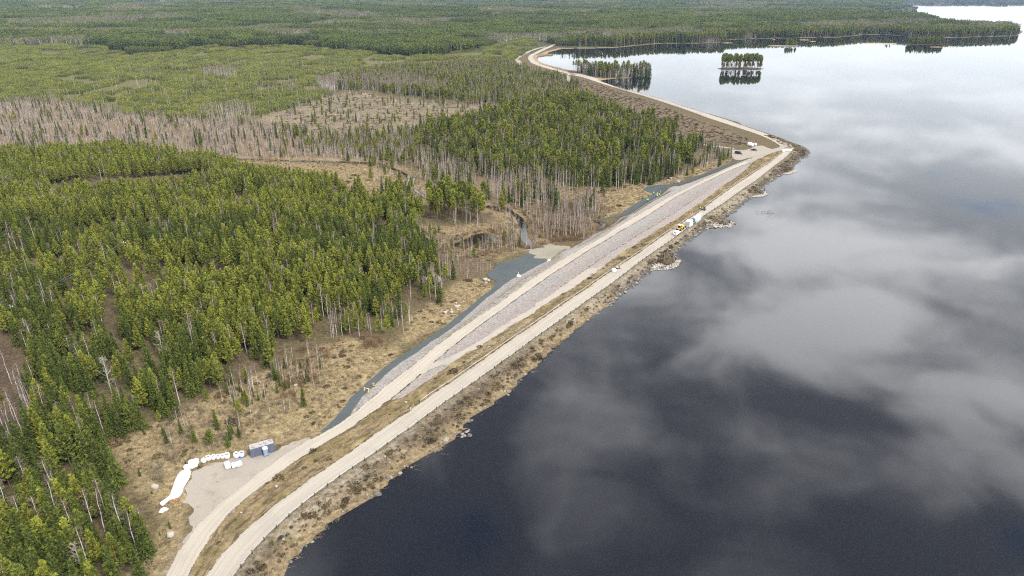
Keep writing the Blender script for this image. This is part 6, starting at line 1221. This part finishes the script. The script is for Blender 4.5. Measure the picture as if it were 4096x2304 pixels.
# --- people
def person(pos, rzz, label, pose=0, m=P_hiv, group=None):
    t = thing('person', label, 'person', (pos.x, pos.y, pos.z), rzz, group); st = (.0, .12, .2)[pose % 3]; ar = (.06, .16, .3)[pose % 3]
    J = [(0, 0, .95, .13), (0, .0, 1.12, .125), (0, 0, 1.3, .15), (0, 0, 1.44, .10), (0, 0, 1.52, .055), (.015, 0, 1.6, .085), (.015, 0, 1.72, .095), (0, 0, 1.79, .05)]; E_ = [(i, i+1) for i in range(7)]
    for s in (-1, 1):
        k = len(J); J += [(0, s*.1, .88, .1), (st*s*.5, s*.11, .5, .07), (st*s*.9-.03, s*.115, .1, .05), (st*s*.9+.12, s*.13, .045, .042)]; E_ += [(0, k), (k, k+1), (k+1, k+2), (k+2, k+3)]
        k = len(J); J += [(0, s*.19, 1.40, .07), (-.02, s*.25, 1.14, .05), (ar, s*.24, .92, .036), (ar+.05, s*.24, .86, .034)]; E_ += [(2, k), (k, k+1), (k+1, k+2), (k+2, k+3)]
        for fi in range(5):
            kk = len(J); fy = (fi-1.5)*.018; ln = (.05, .075, .08, .072, .055)[fi]
            if fi == 4: J += [(ar+.08, s*.215, .845, .011), (ar+.10, s*.2, .815, .010)]
            else: J += [(ar+.065+fy, s*.245, .80, .010), (ar+.085+fy, s*.235, .80-ln, .009)]
            E_ += [(k+3, kk), (kk, kk+1)]
    me = bpy.data.meshes.new('body'); me.from_pydata([j[:3] for j in J], E_, []); o = put('body', me); md = o.modifiers.new('skin', 'SKIN')
    sk = me.skin_vertices[0].data if me.skin_vertices else None
    if sk is None:
        bm = bmesh.new(); bm.from_mesh(me); bm.verts.layers.skin.verify(); bm.to_mesh(me); bm.free(); sk = me.skin_vertices[0].data
    for i, j in enumerate(J): sk[i].radius = (j[3], j[3]); sk[i].use_root = (i == 0)
    o.modifiers.new('sub', 'SUBSURF').levels = 1; dg = bpy.context.evaluated_depsgraph_get(); me2 = bpy.data.meshes.new_from_object(o.evaluated_get(dg)); bpy.data.objects.remove(o)
    me2.materials.clear()
    for mm_ in (P_skin, m, P_trou): me2.materials.append(mm_)
    for p_ in me2.polygons:
        c_ = p_.center; p_.material_index = 0 if (c_.z > 1.5 or (abs(c_.y) > .17 and c_.z < .93)) else (2 if c_.z < .97 else 1); p_.use_smooth = True
    put('body', me2, t); V, F = [], []; n_ = 16
    for z, r_ in ((1.80, .125), (1.84, .12), (1.89, .09), (1.925, .04)):
        for i in range(n_): a_ = 2*PI*i/n_; V.append((.01+r_*1.1*math.cos(a_), r_*math.sin(a_), z-.06))
    for k in range(3):
        for i in range(n_): F.append([k*n_+i, k*n_+(i+1) % n_, (k+1)*n_+(i+1) % n_, (k+1)*n_+i])
    F.append([3*n_+i for i in range(n_)]); put('helmet', mesh('helmet', V, F, [P_helm], smooth_=True), t)
    V, F = [], []
    for z, rx_, ry_ in ((.84, .175, .24), (1.0, .17, .235), (1.2, .17, .24), (1.36, .175, .255), (1.46, .11, .16)):
        for i in range(n_): a_ = 2*PI*i/n_; V.append((rx_*math.cos(a_), ry_*math.sin(a_), z))
    for k in range(4):
        for i in range(n_): F.append([k*n_+i, k*n_+(i+1) % n_, (k+1)*n_+(i+1) % n_, (k+1)*n_+i])
    put('vest', mesh('vest', V, F, [m], smooth_=True), t)
    V2 = []; F2 = []
    for k, z in enumerate((1.02, 1.08)):
        for i in range(n_): a_ = 2*PI*i/n_; V2.append((.18*math.cos(a_), .247*math.sin(a_), z))
    for i in range(n_): F2.append([i, (i+1) % n_, n_+(i+1) % n_, n_+i])
    put('reflective_band', mesh('reflective_band', V2, F2, [P_band]), t); return t
PZ = (2560, 740, 18.117); CR['PZ'] = PZ
for i, (x, y, lab, m) in enumerate(((485, 1150, 'person in green sleeved hi-vis and dark trousers, left of the walking pair on the chippings', P_hivg), (570, 1152, 'person in yellow hi-vis vest, right of the walking pair on the chippings', P_hiv), (990, 700, 'person in yellow hi-vis standing alone left of the group on the pad', P_hiv), (1160, 820, 'person in hi-vis with green sleeves at the near left of the group', P_hivg), (1243, 832, 'person in yellow hi-vis nearest the camera in the middle of the group', P_hiv), (1275, 720, 'person in hi-vis and white helmet at the middle back of the group', P_hiv), (1412, 785, 'person in bright yellow hi-vis at the near right of the group', P_hiv), (1480, 630, 'person in pale hi-vis and black trousers farthest right at the back', P_hivg))):
    p = G('PZ', x, y); p.z += .13; person(p, HD+(.2*i if i < 2 else 2.1+1.3*i), lab, i, m)
for i, (x, y, lab) in enumerate(((1447, 636, 'person in hi-vis left of the drill rig beside the rail'), (1474, 644, 'person in hi-vis just in front of the drill rig'))):
    p = G('E', x, y); p.z += .17; person(p, HD+1.5*i, lab, i+1)
# --- power line through the forest
pp = [G('RF', 148, 868), G('RF', 1062, 305), G('RF', -700, 1240)]; PH = 9.5
def pole(p, lab):
    rzz = math.atan2(pp[1].y-pp[0].y, pp[1].x-pp[0].x)+PI/2; t = thing('utility_pole', lab, 'utility pole', (p.x, p.y, p.z), rzz); MB().bar((0, 0, 0), (0, 0, PH), .15, 10, .1).build('pole', P_wood, t); ca = MB().box((0, 0, PH-.35), (2.0, .12, .14), .01).build('crossarm', P_wood, t)
    for x, z in ((-.9, PH-.25), (.9, PH-.25), (0, PH)): MB().bar((x, 0, z), (x, 0, z+.28), .13, 10, .09).build('insulator', P_conc, t)
pole(pp[0], 'wooden utility pole with pale insulators near the left edge of the forest'); pole(pp[1], 'wooden utility pole with pale insulators deeper inside the forest')
t_ = thing('power_line', 'three thin overhead wires running between the utility poles over the forest', 'power line', (pp[0].x, pp[0].y, pp[0].z)); ang = math.atan2(pp[1].y-pp[0].y, pp[1].x-pp[0].x)+PI/2
for x, z in ((-.9, .03), (.9, .03), (0, .28)):
    q = MB()
    for A_, B_ in ((pp[0], pp[1]), (pp[0], pp[2])):
        o_ = Vector((math.cos(ang)*x, math.sin(ang)*x, PH+z)); pr_ = None
        for i in range(13): f = i/12; s_ = A_.lerp(B_, f)+o_-Vector((0, 0, 1.6*4*f*(1-f)))-pp[0]; (q.bar(pr_, s_, .012, 5) if pr_ else None); pr_ = s_
    q.build('wire', P_steel, t_)
# --- dead grey trees
for i, (x, y, h_, lab) in enumerate((((935, 1420, 13.5, 'bare pale grey dead tree with spreading branches, nearest of the forest'), (1365, 1135, 11.5, 'bare pale grey dead tree behind the nearest dead tree'), (1290, 800, 9.5, 'slim bare pale dead tree farthest back of the three in the near forest'), (400, 1080, 6.5, 'short grey dead tree left of the clearing in the near forest')))):
    T, mm_, hh = deadtree(400+i, h_, (3.2, 2.8, 1.9, 1.6)[i]); p = G('RF', x, y); t_ = thing('dead_tree', lab, 'dead tree', p); put('trunk', T.mesh('trunk', mm_[:1], 0), t_); put('branches', T.mesh('branches', mm_[:1], 1), t_)
p0 = G('R1', 610, 1449); T, mm_, hh = deadtree(410, 9, 1.9); t_ = thing('dead_tree', 'bare pale dead tree at the bottom edge among the green pines', 'dead tree', p0); put('trunk', T.mesh('trunk', mm_[:1], 0), t_); put('branches', T.mesh('branches', mm_[:1], 1), t_)
# --- floating brush on the lake
p = unp(fx(('F', [(1178, 1020)])), 0)[0]; T, mm_, _h = brush(500); T2, _m, _h = bush(501, 1.6, M_greybush, 2.0, 20); o = put('floating_brush', T.mesh('floating_brush', mm_), None, (p[0], p[1], .05)); o.scale = (2.0, 2.0, 1.4); tag(o, 'tangle of grey branches sticking out of the lake off the dam', 'branches')
